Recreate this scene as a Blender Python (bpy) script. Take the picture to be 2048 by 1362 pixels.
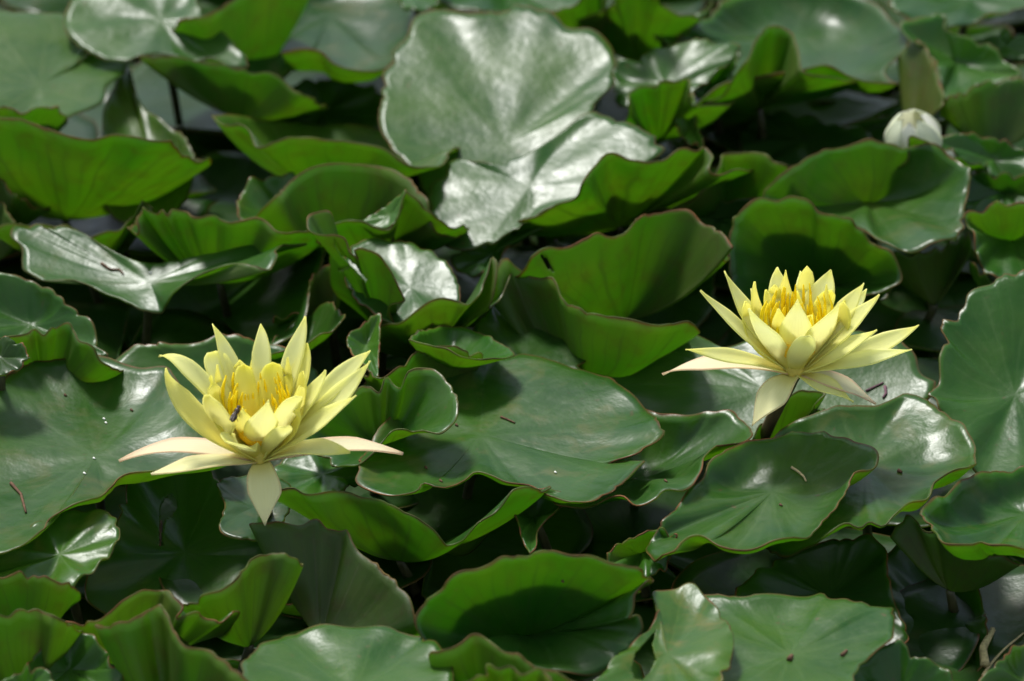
import bpy, math, random
import numpy as np
from mathutils import Vector
from mathutils.bvhtree import BVHTree

S = bpy.context.scene
for _o in list(bpy.data.objects):
    bpy.data.objects.remove(_o)
COL = S.collection
R = math.radians

# ------------------------------------------------------------------ camera
PITCH = R(28.0)
DIST = 2.2
TARGET = Vector((0, 0, 0.04))
LENS = 154.7
cam_d = bpy.data.cameras.new('camera')
cam = bpy.data.objects.new('camera', cam_d)
COL.objects.link(cam)
cam.location = TARGET + Vector((0, -math.cos(PITCH) * DIST, math.sin(PITCH) * DIST))
cam.rotation_euler = (R(90) - PITCH, 0, 0)
cam_d.lens = LENS
cam_d.sensor_width = 36
cam_d.clip_start = 0.05
cam_d.clip_end = 500
cam_d.dof.use_dof = True
cam_d.dof.focus_distance = 2.06
cam_d.dof.aperture_fstop = 9.5
S.camera = cam

# ------------------------------------------------------------------ sky and sun
SUN_EL, SUN_AZ = 58.0, -28.0          # azimuth measured from straight behind the plants, negative = to the left
sun_dir = Vector((math.sin(R(SUN_AZ)) * math.cos(R(SUN_EL)), math.cos(R(SUN_AZ)) * math.cos(R(SUN_EL)), math.sin(R(SUN_EL))))
W = bpy.data.worlds.new('World')
S.world = W
W.use_nodes = True
nt = W.node_tree
bg = nt.nodes['Background']
sky = nt.nodes.new('ShaderNodeTexSky')
sky.sky_type = 'NISHITA'
sky.sun_disc = False
sky.sun_elevation = R(SUN_EL)
sky.sun_rotation = R(SUN_AZ)
sky.air_density = 1.0
sky.dust_density = 2.0
bg.inputs['Strength'].default_value = 0.13
# thin bright cloud over the blue, the same all round the dome
tc = nt.nodes.new('ShaderNodeTexCoord')
cn = nt.nodes.new('ShaderNodeTexNoise')
cn.inputs['Scale'].default_value = 3.2
cn.inputs['Detail'].default_value = 5
cr = nt.nodes.new('ShaderNodeMapRange')
cr.inputs['From Min'].default_value = 0.36
cr.inputs['From Max'].default_value = 0.66
cm = nt.nodes.new('ShaderNodeMix')
cm.data_type = 'RGBA'
cm.inputs['B'].default_value = (5.5, 5.8, 6.3, 1)
nt.links.new(tc.outputs['Generated'], cn.inputs['Vector'])
nt.links.new(cn.outputs['Fac'], cr.inputs['Value'])
nt.links.new(cr.outputs['Result'], cm.inputs['Factor'])
nt.links.new(sky.outputs['Color'], cm.inputs['A'])
nt.links.new(cm.outputs['Result'], bg.inputs['Color'])

sl = bpy.data.lights.new('sun', 'SUN')
sl.energy = 3.9
sl.angle = R(11.0)
sl.color = (1.0, 0.975, 0.94)
sun = bpy.data.objects.new('sun', sl)
COL.objects.link(sun)
sun.rotation_euler = sun_dir.to_track_quat('Z', 'Y').to_euler()
sun.location = sun_dir * 5

S.view_settings.view_transform = 'Standard'
S.view_settings.look = 'None'
S.view_settings.exposure = 0.4
S.view_settings.gamma = 1.0
S.view_settings.use_curve_mapping = False
S.render.engine = 'CYCLES'
S.cycles.max_bounces = 7
S.cycles.diffuse_bounces = 6
S.cycles.glossy_bounces = 2
S.cycles.transmission_bounces = 4
S.cycles.caustics_reflective = False
S.cycles.caustics_refractive = False

# ------------------------------------------------------------------ camera geometry: where a sight line meets a plane
CP = np.array(cam.location)
FWD = np.array((0, math.cos(PITCH), -math.sin(PITCH)))
UPV = np.array((0, math.sin(PITCH), math.cos(PITCH)))
RGT = np.array((1.0, 0, 0))
FPX = 2048 * LENS / 36


def ray(px, py):
    return FWD + RGT * ((px - 1024) / FPX) + UPV * ((681 - py) / FPX)


def at_h(px, py, h):
    d = ray(px, py)
    return CP + d * ((h * 0.01 - CP[2]) / d[2])


def at_y(px, py, y):
    d = ray(px, py)
    return CP + d * ((y - CP[1]) / d[1])


def project(P):
    v = P - CP
    z = v @ FWD
    return 1024 + FPX * (v @ RGT) / z, 681 - FPX * (v @ UPV) / z


# ------------------------------------------------------------------ materials
def new_mat(name):
    m = bpy.data.materials.new(name)
    m.use_nodes = True
    t = m.node_tree
    t.nodes.clear()
    return m, t


def N(t, kind, **kw):
    n = t.nodes.new(kind)
    for k, v in kw.items():
        if k in n.inputs:
            n.inputs[k].default_value = v
        else:
            setattr(n, k, v)
    return n


def math_node(t, op, a, b=None, clamp=False):
    n = t.nodes.new('ShaderNodeMath')
    n.operation = op
    n.use_clamp = clamp
    for i, v in enumerate((a, b)):
        if v is None:
            continue
        if isinstance(v, (int, float)):
            n.inputs[i].default_value = v
        else:
            t.links.new(v, n.inputs[i])
    return n.outputs[0]


def mix_rgb(t, fac, a, b, blend='MIX'):
    n = t.nodes.new('ShaderNodeMix')
    n.data_type = 'RGBA'
    n.blend_type = blend
    for key, v in (('Factor', fac), ('A', a), ('B', b)):
        if isinstance(v, (int, float, tuple)):
            n.inputs[key].default_value = v
        else:
            t.links.new(v, n.inputs[key])
    return n.outputs['Result']


def map_range(t, v, a, b, c=0.0, d=1.0, smooth=False):
    n = t.nodes.new('ShaderNodeMapRange')
    if smooth:
        n.interpolation_type = 'SMOOTHSTEP'
    n.inputs['From Min'].default_value = a
    n.inputs['From Max'].default_value = b
    n.inputs['To Min'].default_value = c
    n.inputs['To Max'].default_value = d
    t.links.new(v, n.inputs['Value'])
    return n.outputs['Result']


def leaf_material(name, under):
    m, t = new_mat(name)
    L = t.links.new
    out = N(t, 'ShaderNodeOutputMaterial')
    co = N(t, 'ShaderNodeTexCoord')
    oi = N(t, 'ShaderNodeObjectInfo')
    uv = N(t, 'ShaderNodeSeparateXYZ')
    L(co.outputs['UV'], uv.inputs[0])
    off = N(t, 'ShaderNodeVectorMath', operation='ADD')
    wv = math_node(t, 'MULTIPLY', oi.outputs['Random'], 37.0)
    L(co.outputs['Object'], off.inputs[0])
    L(wv, off.inputs[1])

    def noise(scale, detail=3.0, rough=0.5, dist=0.0):
        n = N(t, 'ShaderNodeTexNoise')
        n.inputs['Scale'].default_value = scale
        n.inputs['Detail'].default_value = detail
        n.inputs['Roughness'].default_value = rough
        n.inputs['Distortion'].default_value = dist
        L(off.outputs[0], n.inputs['Vector'])
        return n.outputs['Fac']
    n_big = noise(26, 2)
    n_mid = noise(110, 3, 0.55)
    n_spot = noise(240, 2, 0.5)
    # veins that run from the middle out and fork on the way
    wob = math_node(t, 'MULTIPLY', math_node(t, 'SUBTRACT', n_big, 0.5), 0.05)
    ua = math_node(t, 'ADD', uv.outputs[0], wob)

    def veins(k, w):
        f = math_node(t, 'FRACT', math_node(t, 'MULTIPLY', ua, k))
        d = math_node(t, 'ABSOLUTE', math_node(t, 'SUBTRACT', f, 0.5))
        d = math_node(t, 'MULTIPLY', d, uv.outputs[1])
        return map_range(t, d, 0.0, w, 1.0, 0.0, True)
    v1 = veins(13.0, 0.05)
    v2 = math_node(t, 'MULTIPLY', veins(39.0, 0.10), map_range(t, uv.outputs[1], 0.35, 0.6))
    vein = math_node(t, 'MAXIMUM', v1, math_node(t, 'MULTIPLY', v2, 0.6))
    vein = math_node(t, 'MULTIPLY', vein, map_range(t, uv.outputs[1], 0.99, 0.8, 0.0, 1.0))
    if not under:
        c = mix_rgb(t, map_range(t, n_big, 0.3, 0.7), (0.010, 0.052, 0.005, 1), (0.030, 0.086, 0.008, 1))
        c = mix_rgb(t, map_range(t, n_mid, 0.35, 0.75, 0.0, 0.35), c, (0.042, 0.092, 0.014, 1))
        c = mix_rgb(t, math_node(t, 'MULTIPLY', vein, 0.20), c, (0.075, 0.14, 0.04, 1))
        spot = map_range(t, n_spot, 0.70, 0.76, 0.0, 0.6)
        c = mix_rgb(t, spot, c, (0.075, 0.05, 0.02, 1))
        old = math_node(t, 'MULTIPLY', map_range(t, oi.outputs['Random'], 0.55, 0.95), map_range(t, noise(48, 4, 0.6, 0.6), 0.52, 0.72, 0.0, 0.75))
        c = mix_rgb(t, old, c, (0.10, 0.10, 0.025, 1))
    else:
        c = mix_rgb(t, map_range(t, n_big, 0.3, 0.7), (0.036, 0.078, 0.010, 1), (0.065, 0.090, 0.015, 1))
        c = mix_rgb(t, map_range(t, n_mid, 0.55, 0.75, 0.0, 0.5), c, (0.075, 0.052, 0.018, 1))
        c = mix_rgb(t, math_node(t, 'MULTIPLY', vein, 0.5), c, (0.09, 0.12, 0.035, 1))
    edge = map_range(t, uv.outputs[1], 0.984, 0.999)
    edge_n = math_node(t, 'MULTIPLY', edge, map_range(t, n_mid, 0.3, 0.6, 0.4, 0.9))
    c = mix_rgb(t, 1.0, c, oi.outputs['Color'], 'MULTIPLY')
    c = mix_rgb(t, edge_n, c, (0.11, 0.05, 0.016, 1))
    p = N(t, 'ShaderNodeBsdfPrincipled')
    L(c, p.inputs['Base Color'])
    if not under:
        L(map_range(t, n_mid, 0.3, 0.7, 0.30, 0.40), p.inputs['Roughness'])
        p.inputs['Specular IOR Level'].default_value = 0.34
    else:
        p.inputs['Roughness'].default_value = 0.5
        p.inputs['Specular IOR Level'].default_value = 0.35
    hgt = math_node(t, 'ADD', n_mid, math_node(t, 'MULTIPLY', n_big, 2.2))
    b = N(t, 'ShaderNodeBump')
    b.inputs['Strength'].default_value = 0.30
    b.inputs['Distance'].default_value = 0.0016
    L(hgt, b.inputs['Height'])
    L(b.outputs[0], p.inputs['Normal'])
    tr = N(t, 'ShaderNodeBsdfTranslucent')
    tcol = mix_rgb(t, map_range(t, n_big, 0.3, 0.7), (0.33, 0.72, 0.06, 1), (0.48, 0.76, 0.08, 1))
    tcol = mix_rgb(t, math_node(t, 'MULTIPLY', vein, 0.5), tcol, (0.24, 0.40, 0.05, 1))
    tcol = mix_rgb(t, map_range(t, n_mid, 0.48, 0.8, 0.0, 0.6), tcol, (0.40, 0.44, 0.08, 1))
    tcol = mix_rgb(t, edge_n, tcol, (0.55, 0.16, 0.03, 1))
    L(tcol, tr.inputs['Color'])
    ms = N(t, 'ShaderNodeMixShader')
    ms.inputs[0].default_value = 0.46 if under else 0.26
    L(p.outputs[0], ms.inputs[1])
    L(tr.outputs[0], ms.inputs[2])
    L(ms.outputs[0], out.inputs['Surface'])
    return m


M_TOP = leaf_material('leaf_upper', False)
M_UND = leaf_material('leaf_under', True)


def petal_material(name, base, body, tip, edge, edge_w, trans=0.45):
    m, t = new_mat(name)
    L = t.links.new
    out = N(t, 'ShaderNodeOutputMaterial')
    co = N(t, 'ShaderNodeTexCoord')
    oi = N(t, 'ShaderNodeObjectInfo')
    uv = N(t, 'ShaderNodeSeparateXYZ')
    L(co.outputs['UV'], uv.inputs[0])
    n = N(t, 'ShaderNodeTexNoise', Scale=60.0, Detail=3.0)
    L(co.outputs['Object'], n.inputs['Vector'])
    v = math_node(t, 'ADD', uv.outputs[1], math_node(t, 'MULTIPLY', math_node(t, 'SUBTRACT', n.outputs['Fac'], 0.5), 0.25))
    c = mix_rgb(t, map_range(t, v, 0.05, 0.42, smooth=True), base, body)
    c = mix_rgb(t, map_range(t, v, 0.72, 0.98, smooth=True), c, tip)
    ed = math_node(t, 'ABSOLUTE', math_node(t, 'SUBTRACT', uv.outputs[0], 0.5))
    c = mix_rgb(t, math_node(t, 'MULTIPLY', map_range(t, ed, 0.5 - edge_w, 0.5), 0.8), c, edge)
    f = math_node(t, 'FRACT', math_node(t, 'MULTIPLY', uv.outputs[0], 9.0))
    st = map_range(t, math_node(t, 'ABSOLUTE', math_node(t, 'SUBTRACT', f, 0.5)), 0.0, 0.16, 1.0, 0.0, True)
    c = mix_rgb(t, math_node(t, 'MULTIPLY', st, 0.20), c, (0.78, 0.72, 0.22, 1))
    c = mix_rgb(t, 1.0, c, oi.outputs['Color'], 'MULTIPLY')
    p = N(t, 'ShaderNodeBsdfPrincipled')
    p.inputs['Roughness'].default_value = 0.45
    p.inputs['Specular IOR Level'].default_value = 0.3
    L(c, p.inputs['Base Color'])
    b = N(t, 'ShaderNodeBump')
    b.inputs['Strength'].default_value = 0.25
    b.inputs['Distance'].default_value = 0.0005
    L(math_node(t, 'ADD', st, math_node(t, 'MULTIPLY', n.outputs['Fac'], 2.0)), b.inputs['Height'])
    L(b.outputs[0], p.inputs['Normal'])
    tr = N(t, 'ShaderNodeBsdfTranslucent')
    L(mix_rgb(t, 0.6, c, (1, 1, 0.80, 1)), tr.inputs['Color'])
    ms = N(t, 'ShaderNodeMixShader')
    ms.inputs[0].default_value = trans
    L(p.outputs[0], ms.inputs[1])
    L(tr.outputs[0], ms.inputs[2])
    L(ms.outputs[0], out.inputs['Surface'])
    return m


M_PET = petal_material('petal_pale', (0.95, 0.84, 0.12, 1), (0.95, 0.94, 0.44, 1), (0.95, 0.92, 0.20, 1), (0.95, 0.93, 0.28, 1), 0.16, 0.62)
M_PETY = petal_material('petal_yellow', (0.95, 0.82, 0.03, 1), (0.95, 0.90, 0.16, 1), (0.95, 0.89, 0.06, 1), (0.95, 0.90, 0.12, 1), 0.14, 0.6)
M_SEP = petal_material('sepal_cream', (0.92, 0.84, 0.30, 1), (0.93, 0.90, 0.52, 1), (0.92, 0.86, 0.50, 1), (0.78, 0.56, 0.30, 1), 0.05, 0.55)
M_SEPP = petal_material('sepal_pink', (0.84, 0.74, 0.46, 1), (0.86, 0.80, 0.58, 1), (0.82, 0.64, 0.44, 1), (0.76, 0.46, 0.32, 1), 0.14, 0.55)


def plain(name, col, rough=0.5, spec=0.4, var=0.25, scale=300.0, trans=None, bump=0.3):
    m, t = new_mat(name)
    L = t.links.new
    out = N(t, 'ShaderNodeOutputMaterial')
    co = N(t, 'ShaderNodeTexCoord')
    n = N(t, 'ShaderNodeTexNoise', Scale=scale, Detail=4.0)
    L(co.outputs['Object'], n.inputs['Vector'])
    dark = tuple(c * (1 - var) for c in col[:3]) + (1,)
    lite = tuple(min(1, c * (1 + var)) for c in col[:3]) + (1,)
    c = mix_rgb(t, map_range(t, n.outputs['Fac'], 0.3, 0.7), dark, lite)
    p = N(t, 'ShaderNodeBsdfPrincipled')
    p.inputs['Roughness'].default_value = rough
    p.inputs['Specular IOR Level'].default_value = spec
    L(c, p.inputs['Base Color'])
    b = N(t, 'ShaderNodeBump')
    b.inputs['Strength'].default_value = bump
    b.inputs['Distance'].default_value = 0.0006
    L(n.outputs['Fac'], b.inputs['Height'])
    L(b.outputs[0], p.inputs['Normal'])
    if trans:
        tr = N(t, 'ShaderNodeBsdfTranslucent')
        L(c, tr.inputs['Color'])
        ms = N(t, 'ShaderNodeMixShader')
        ms.inputs[0].default_value = trans
        L(p.outputs[0], ms.inputs[1])
        L(tr.outputs[0], ms.inputs[2])
        L(ms.outputs[0], out.inputs['Surface'])
    else:
        L(p.outputs[0], out.inputs['Surface'])
    return m


M_RIM = plain('leaf_margin', (0.085, 0.056, 0.016), 0.7, 0.12, 0.55, 90)
M_RIMS = [M_RIM, plain('leaf_margin_olive', (0.055, 0.060, 0.014), 0.7, 0.12, 0.5, 90), plain('leaf_margin_red', (0.12, 0.052, 0.016), 0.65, 0.15, 0.6, 70)]
M_STALK = plain('leaf_stalk', (0.045, 0.045, 0.016), 0.45, 0.4, 0.3, 120)
M_FSTALK = plain('flower_stalk', (0.085, 0.062, 0.028), 0.4, 0.4, 0.3, 120)
M_STAMEN = plain('stamen', (0.94, 0.74, 0.012), 0.5, 0.3, 0.12, 400, 0.3)
M_ANTHER = plain('anther', (0.92, 0.62, 0.05), 0.6, 0.2, 0.15, 500, 0.2)
M_DISC = plain('stigma', (0.88, 0.50, 0.015), 0.55, 0.3, 0.2, 700)
M_RECEP = plain('receptacle', (0.80, 0.66, 0.14), 0.5, 0.3, 0.15, 200, 0.3)
M_TWIG = plain('twig', (0.10, 0.055, 0.03), 0.8, 0.2, 0.4, 500)
M_STRAW = plain('straw', (0.42, 0.34, 0.16), 0.7, 0.2, 0.3, 500)
M_PURPLE = plain('purple_debris', (0.13, 0.06, 0.08), 0.7, 0.2, 0.3, 500)
M_WHITE = plain('white_fleck', (0.7, 0.7, 0.62), 0.6, 0.2, 0.15, 500)
M_INSECT = plain('insect_body', (0.05, 0.03, 0.018), 0.35, 0.5, 0.5, 900)
M_WING = plain('insect_wing', (0.20, 0.17, 0.15), 0.3, 0.5, 0.2, 900, 0.6)


def water_material():
    m, t = new_mat('pond_water')
    L = t.links.new
    out = N(t, 'ShaderNodeOutputMaterial')
    co = N(t, 'ShaderNodeTexCoord')
    n = N(t, 'ShaderNodeTexNoise', Scale=9.0, Detail=3.0)
    L(co.outputs['Object'], n.inputs['Vector'])
    p = N(t, 'ShaderNodeBsdfPrincipled')
    p.inputs['Base Color'].default_value = (0.012, 0.014, 0.008, 1)
    p.inputs['Roughness'].default_value = 0.06
    p.inputs['IOR'].default_value = 1.33
    b = N(t, 'ShaderNodeBump')
    b.inputs['Strength'].default_value = 0.15
    b.inputs['Distance'].default_value = 0.01
    L(n.outputs['Fac'], b.inputs['Height'])
    L(b.outputs[0], p.inputs['Normal'])
    L(p.outputs[0], out.inputs['Surface'])
    return m


# ------------------------------------------------------------------ helpers
def thing(name, loc, label, cat, group=None):
    o = bpy.data.objects.new(name, None)
    o.empty_display_size = 0.01
    o.location = loc
    o['label'] = label
    o['category'] = cat
    if group:
        o['group'] = group
    COL.objects.link(o)
    return o


def mesh_obj(name, verts, faces, mats, parent=None, mat_idx=None, uvs=None, smooth=True):
    """verts in world space; made local to the parent's location."""
    V = np.asarray(verts, float)
    if parent is not None:
        V = V - np.array(parent.location)
    me = bpy.data.meshes.new(name)
    me.from_pydata(V.tolist(), [], faces)
    for mm in (mats if isinstance(mats, (list, tuple)) else [mats]):
        me.materials.append(mm)
    if mat_idx is not None:
        me.polygons.foreach_set('material_index', np.asarray(mat_idx, dtype=np.int32))
    if uvs is not None:
        l = me.uv_layers.new(name='UVMap')
        l.data.foreach_set('uv', np.asarray(uvs, dtype=np.float32).ravel())
    if smooth:
        me.polygons.foreach_set('use_smooth', np.ones(len(me.polygons), dtype=bool))
    me.update()
    o = bpy.data.objects.new(name, me)
    COL.objects.link(o)
    if parent is not None:
        o.parent = parent
    return o


def tube(pts, radii, k=6, closed=False, flat=None):
    """verts, faces of a tube along pts."""
    P = np.asarray(pts, float)
    n = len(P)
    if np.isscalar(radii):
        radii = [radii] * n
    if closed:
        T = np.roll(P, -1, 0) - np.roll(P, 1, 0)
    else:
        T = np.gradient(P, axis=0)
    T /= np.linalg.norm(T, axis=1)[:, None] + 1e-12
    ref = np.array((0.31, 0.22, 0.92))
    A = np.cross(T, ref)
    A /= np.linalg.norm(A, axis=1)[:, None] + 1e-12
    B = np.cross(T, A)
    ang = np.linspace(0, 2 * np.pi, k, endpoint=False)
    fl = 1.0 if flat is None else flat
    V = (P[:, None, :] + np.asarray(radii)[:, None, None] * (np.cos(ang)[None, :, None] * A[:, None, :] + fl * np.sin(ang)[None, :, None] * B[:, None, :])).reshape(-1, 3)
    F = []
    m = n if closed else n - 1
    for i in range(m):
        a, b = i * k, ((i + 1) % n) * k
        for j in range(k):
            j2 = (j + 1) % k
            F.append((a + j, a + j2, b + j2, b + j))
    if not closed:
        F.append(tuple(range(k - 1, -1, -1)))
        F.append(tuple((n - 1) * k + j for j in range(k)))
    return V, F


def spline_closed(P, corner, n):
    """closed Hermite spline through P (m,3), resampled to n points by arc length."""
    m = len(P)
    out = []
    sub = 16
    for i in range(m):
        p0, p1 = P[i], P[(i + 1) % m]
        pm, p2 = P[i - 1], P[(i + 2) % m]
        seg = np.linalg.norm(p1 - p0)

        def tan(a, b, c):
            d1, d2 = np.linalg.norm(b - a) + 1e-9, np.linalg.norm(c - b) + 1e-9
            return ((b - a) / d1 * d2 + (c - b) / d2 * d1) / (d1 + d2)
        t0 = (p1 - p0) if corner[i] else tan(pm, p0, p1) * seg
        t1 = (p1 - p0) if corner[(i + 1) % m] else tan(p0, p1, p2) * seg
        s = np.linspace(0, 1, sub, endpoint=False)[:, None]
        out.append((2 * s**3 - 3 * s**2 + 1) * p0 + (s**3 - 2 * s**2 + s) * t0 + (-2 * s**3 + 3 * s**2) * p1 + (s**3 - s**2) * t1)
    Q = np.concatenate(out)
    Q2 = np.vstack([Q, Q[:1]])
    L = np.concatenate([[0], np.cumsum(np.linalg.norm(np.diff(Q2, axis=0), axis=1))])
    u = np.linspace(0, L[-1], n, endpoint=False)
    return np.stack([np.interp(u, L, Q2[:, k]) for k in range(3)], 1), L[-1]


def smooth_noise(rng, n, k):
    t = np.linspace(0, 2 * np.pi, n, endpoint=False)
    v = np.zeros(n)
    for f in range(max(1, k // 2), k + 2):
        v += rng.normal() * np.sin(f * t + rng.uniform(0, 6.28))
    return v / (np.std(v) + 1e-9)


def shell(name, grid, faces, nrm, thick, mats, parent, uvs_v):
    """solid sheet: grid verts pushed both ways along nrm, walls on every open edge."""
    n = len(grid)
    V = np.vstack([grid + nrm * thick / 2, grid - nrm * thick / 2])
    F = [tuple(f) for f in faces]
    G = [tuple(n + i for i in reversed(f)) for f in faces]
    cnt = {}
    for f in F:
        for a, b in zip(f, f[1:] + f[:1]):
            key = (a, b) if a < b else (b, a)
            cnt[key] = (cnt.get(key, (0,))[0] + 1, a, b)
    Wl = [(b, a, a + n, b + n) for (c, a, b) in cnt.values() if c == 1]
    idx = [0] * len(F) + [1 if len(mats) > 1 else 0] * (len(G) + len(Wl))
    uv = []
    for lst in uvs_v:
        uv.extend(lst)
    uvr = []
    for lst in uvs_v:
        uvr.extend(reversed(lst))
    uvw = [(0.0, 0.985)] * (4 * len(Wl))
    return mesh_obj(name, V, F + G + Wl, mats, parent, idx, uv + uvr + uvw)


LEAVES = []
LEAF_N = [0]


def build_leaf(label, C, rim, corner, p=1.5, tint=(1, 1, 1), amp=1.0, holes=None, group=None, res=(216, 12), stalk=True, wave=1.0, margin=True, bend=None, name='lily_leaf'):
    LEAF_N[0] += 1
    rng = np.random.RandomState(1000 + LEAF_N[0])
    NT, NR = res
    C = np.asarray(C, float)
    rim = np.asarray(rim, float)
    corner = list(corner)
    area = np.sum(rim[:, 0] * np.roll(rim[:, 1], -1) - np.roll(rim[:, 0], -1) * rim[:, 1])
    if area < 0:
        rim = rim[::-1]
        corner = corner[::-1]
    Q, length = spline_closed(rim, corner, NT)
    # scalloped, slightly ruffled margin
    d = Q - C
    dn = d / (np.linalg.norm(d, axis=1)[:, None] + 1e-9)
    nsc = max(10, int(length / 0.0105))
    tt = np.linspace(0, 1, NT, endpoint=False)
    ph = np.cumsum(1 + 0.35 * smooth_noise(rng, NT, 9))
    ph = ph / ph[-1] * nsc
    saw = ph % 1.0
    sc = np.where(saw < .72, np.sin(np.pi / 2 * saw / .72) ** .8, ((1 - saw) / .28)) - 0.6
    sc = sc + 0.35 * smooth_noise(rng, NT, 30)
    ampv = np.clip(0.55 + 0.5 * smooth_noise(rng, NT, 6), 0.05, 1.6)
    Q = Q + dn * (sc * ampv * 0.0013 * amp)[:, None]
    ruf = smooth_noise(rng, NT, 14) * 0.0008 * wave
    low = smooth_noise(rng, NT, 5) * 0.0015 * wave
    # overall tilt of the blade, with the bowl on top of it
    A = Q[:, :2] - C[:2]
    ab, *_ = np.linalg.lstsq(A, Q[:, 2] - C[2], rcond=None)
    ab = ab / max(1.0, np.linalg.norm(ab) / 1.6)
    if p >= 3.5:
        ab = ab * 0
    lin = A @ ab
    res_z = Q[:, 2] - C[2] - lin
    rs = (np.arange(1, NR + 1) / NR) ** 0.85
    grid = [C[None, :]]
    pp = max(p, 1.7)
    for r in rs:
        ring = C + (Q - C) * r
        ring[:, 2] = C[2] + lin * r + res_z * r ** pp + ruf * r ** 5 + low * 6.75 * r * r * (1 - r)
        grid.append(ring)
    G = np.vstack(grid)
    faces, uvs = [], []
    u = np.linspace(0, 1, NT + 1)
    for i in range(NT):
        i2 = (i + 1) % NT
        faces.append((0, 1 + i, 1 + i2))
        uvs.append([((u[i] + u[i + 1]) / 2, 0.0), (u[i], rs[0]), (u[i + 1], rs[0])])
    for j in range(NR - 1):
        a, b = 1 + j * NT, 1 + (j + 1) * NT
        for i in range(NT):
            i2 = (i + 1) % NT
            faces.append((a + i, b + i, b + i2, a + i2))
            uvs.append([(u[i], rs[j]), (u[i], rs[j + 1]), (u[i + 1], rs[j + 1]), (u[i + 1], rs[j])])
    if holes:
        vv = G - CP
        zz = vv @ FWD
        PX = np.stack([1024 + FPX * (vv @ RGT) / zz, 681 - FPX * (vv @ UPV) / zz], 1)
        keep_f, keep_u = [], []
        for f, uvf in zip(faces, uvs):
            c = PX[list(f)].mean(0)
            if any(inside(c, h) for h in holes):
                continue
            keep_f.append(f)
            keep_u.append(uvf)
        faces, uvs = keep_f, keep_u
    # vertex normals
    tri = np.array([f[:3] for f in faces])
    fn = np.cross(G[tri[:, 1]] - G[tri[:, 0]], G[tri[:, 2]] - G[tri[:, 0]])
    fi = np.array([(f + f[:1])[:4] if len(f) == 3 else f for f in faces])
    nrm = np.zeros_like(G)
    for k in range(4):
        np.add.at(nrm, fi[:, k], fn)
    nrm /= np.linalg.norm(nrm, axis=1)[:, None] + 1e-15
    root = thing(name, (C[0], C[1], -0.045), label, 'leaf', group)
    bl = shell('leaf_blade', G, faces, nrm, 0.0008, [M_TOP, M_UND], root, uvs)
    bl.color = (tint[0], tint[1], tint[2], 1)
    if margin:
        V, F = tube(G[1 + (NR - 1) * NT:], 0.00024 * (1 + 0.6 * smooth_noise(rng, NT, 11).clip(-1.4, 1.6)), 4, closed=True)
        mesh_obj('leaf_margin', V, F, M_RIMS[LEAF_N[0] % 3], root)
    if stalk:
        s = np.linspace(0, 1, 7)[:, None]
        foot = np.array((C[0] + rng.uniform(-.02, .02), C[1] + rng.uniform(0.02, .06), -0.07))
        top = C - np.array((0, 0, 0.0006))
        mid = (foot + top) / 2 + np.array((rng.uniform(-.006, .006), 0.004, 0))
        P = (1 - s) ** 2 * foot + 2 * s * (1 - s) * mid + s ** 2 * top
        V, F = tube(P, [0.0024] * 6 + [0.0020], 7)
        mesh_obj('leaf_stalk', V, F, M_STALK, root)
    LEAVES.append((root, bl))
    return root, bl


def inside(c, poly):
    x, y = c
    r = False
    n = len(poly)
    for i in range(n):
        x1, y1 = poly[i]
        x2, y2 = poly[(i + 1) % n]
        if (y1 > y) != (y2 > y) and x < (x2 - x1) * (y - y1) / (y2 - y1) + x1:
            r = not r
    return r


def T(label, C, hb, hf, pts, backing=None, plane=None, **kw):
    """leaf seen from above: hb / hf = height (cm) of the far and the near rim."""
    ys = [q[1] for q in pts]
    y0, y1 = min(ys), max(ys)
    rim, cor = [], []
    for q in pts:
        if plane and (len(q) < 3 or q[2] is None):      # slopes to the right and away, rim raised by the third value (cm)
            c, d = at_h(*C), ray(q[0], q[1])
            z0 = c[2] + plane[2] * .01
            k = (z0 - CP[2] + plane[0] * (CP[0] - c[0]) + plane[1] * (CP[1] - c[1])) / (d[2] - plane[0] * d[0] - plane[1] * d[1])
            rim.append(CP + d * k)
            cor.append(len(q) > 3)
            continue
        h = q[2] if len(q) > 2 and q[2] is not None else hb + (hf - hb) * (q[1] - y0) / (y1 - y0)
        rim.append(at_h(q[0], q[1], h))
        cor.append(len(q) > 3)
    out = build_leaf(label, at_h(*C), rim, cor, **kw)
    if backing:                       # unseen leaf added against its far side to shade it
        lab, k, dz, dy = backing
        c = at_h(*C)
        rb = [c + (r - c) * np.array((k, k, 1)) + np.array((0, dy, -dz if r[2] > c[2] else 0)) for r in rim]
        for r in rb:
            r[2] = max(r[2], .006)
        build_leaf(lab, c + np.array((0, dy, -.006)), rb, cor, p=kw.get('p', 1.5), tint=(.9, .9, .9), wave=.3)
    return out


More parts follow.
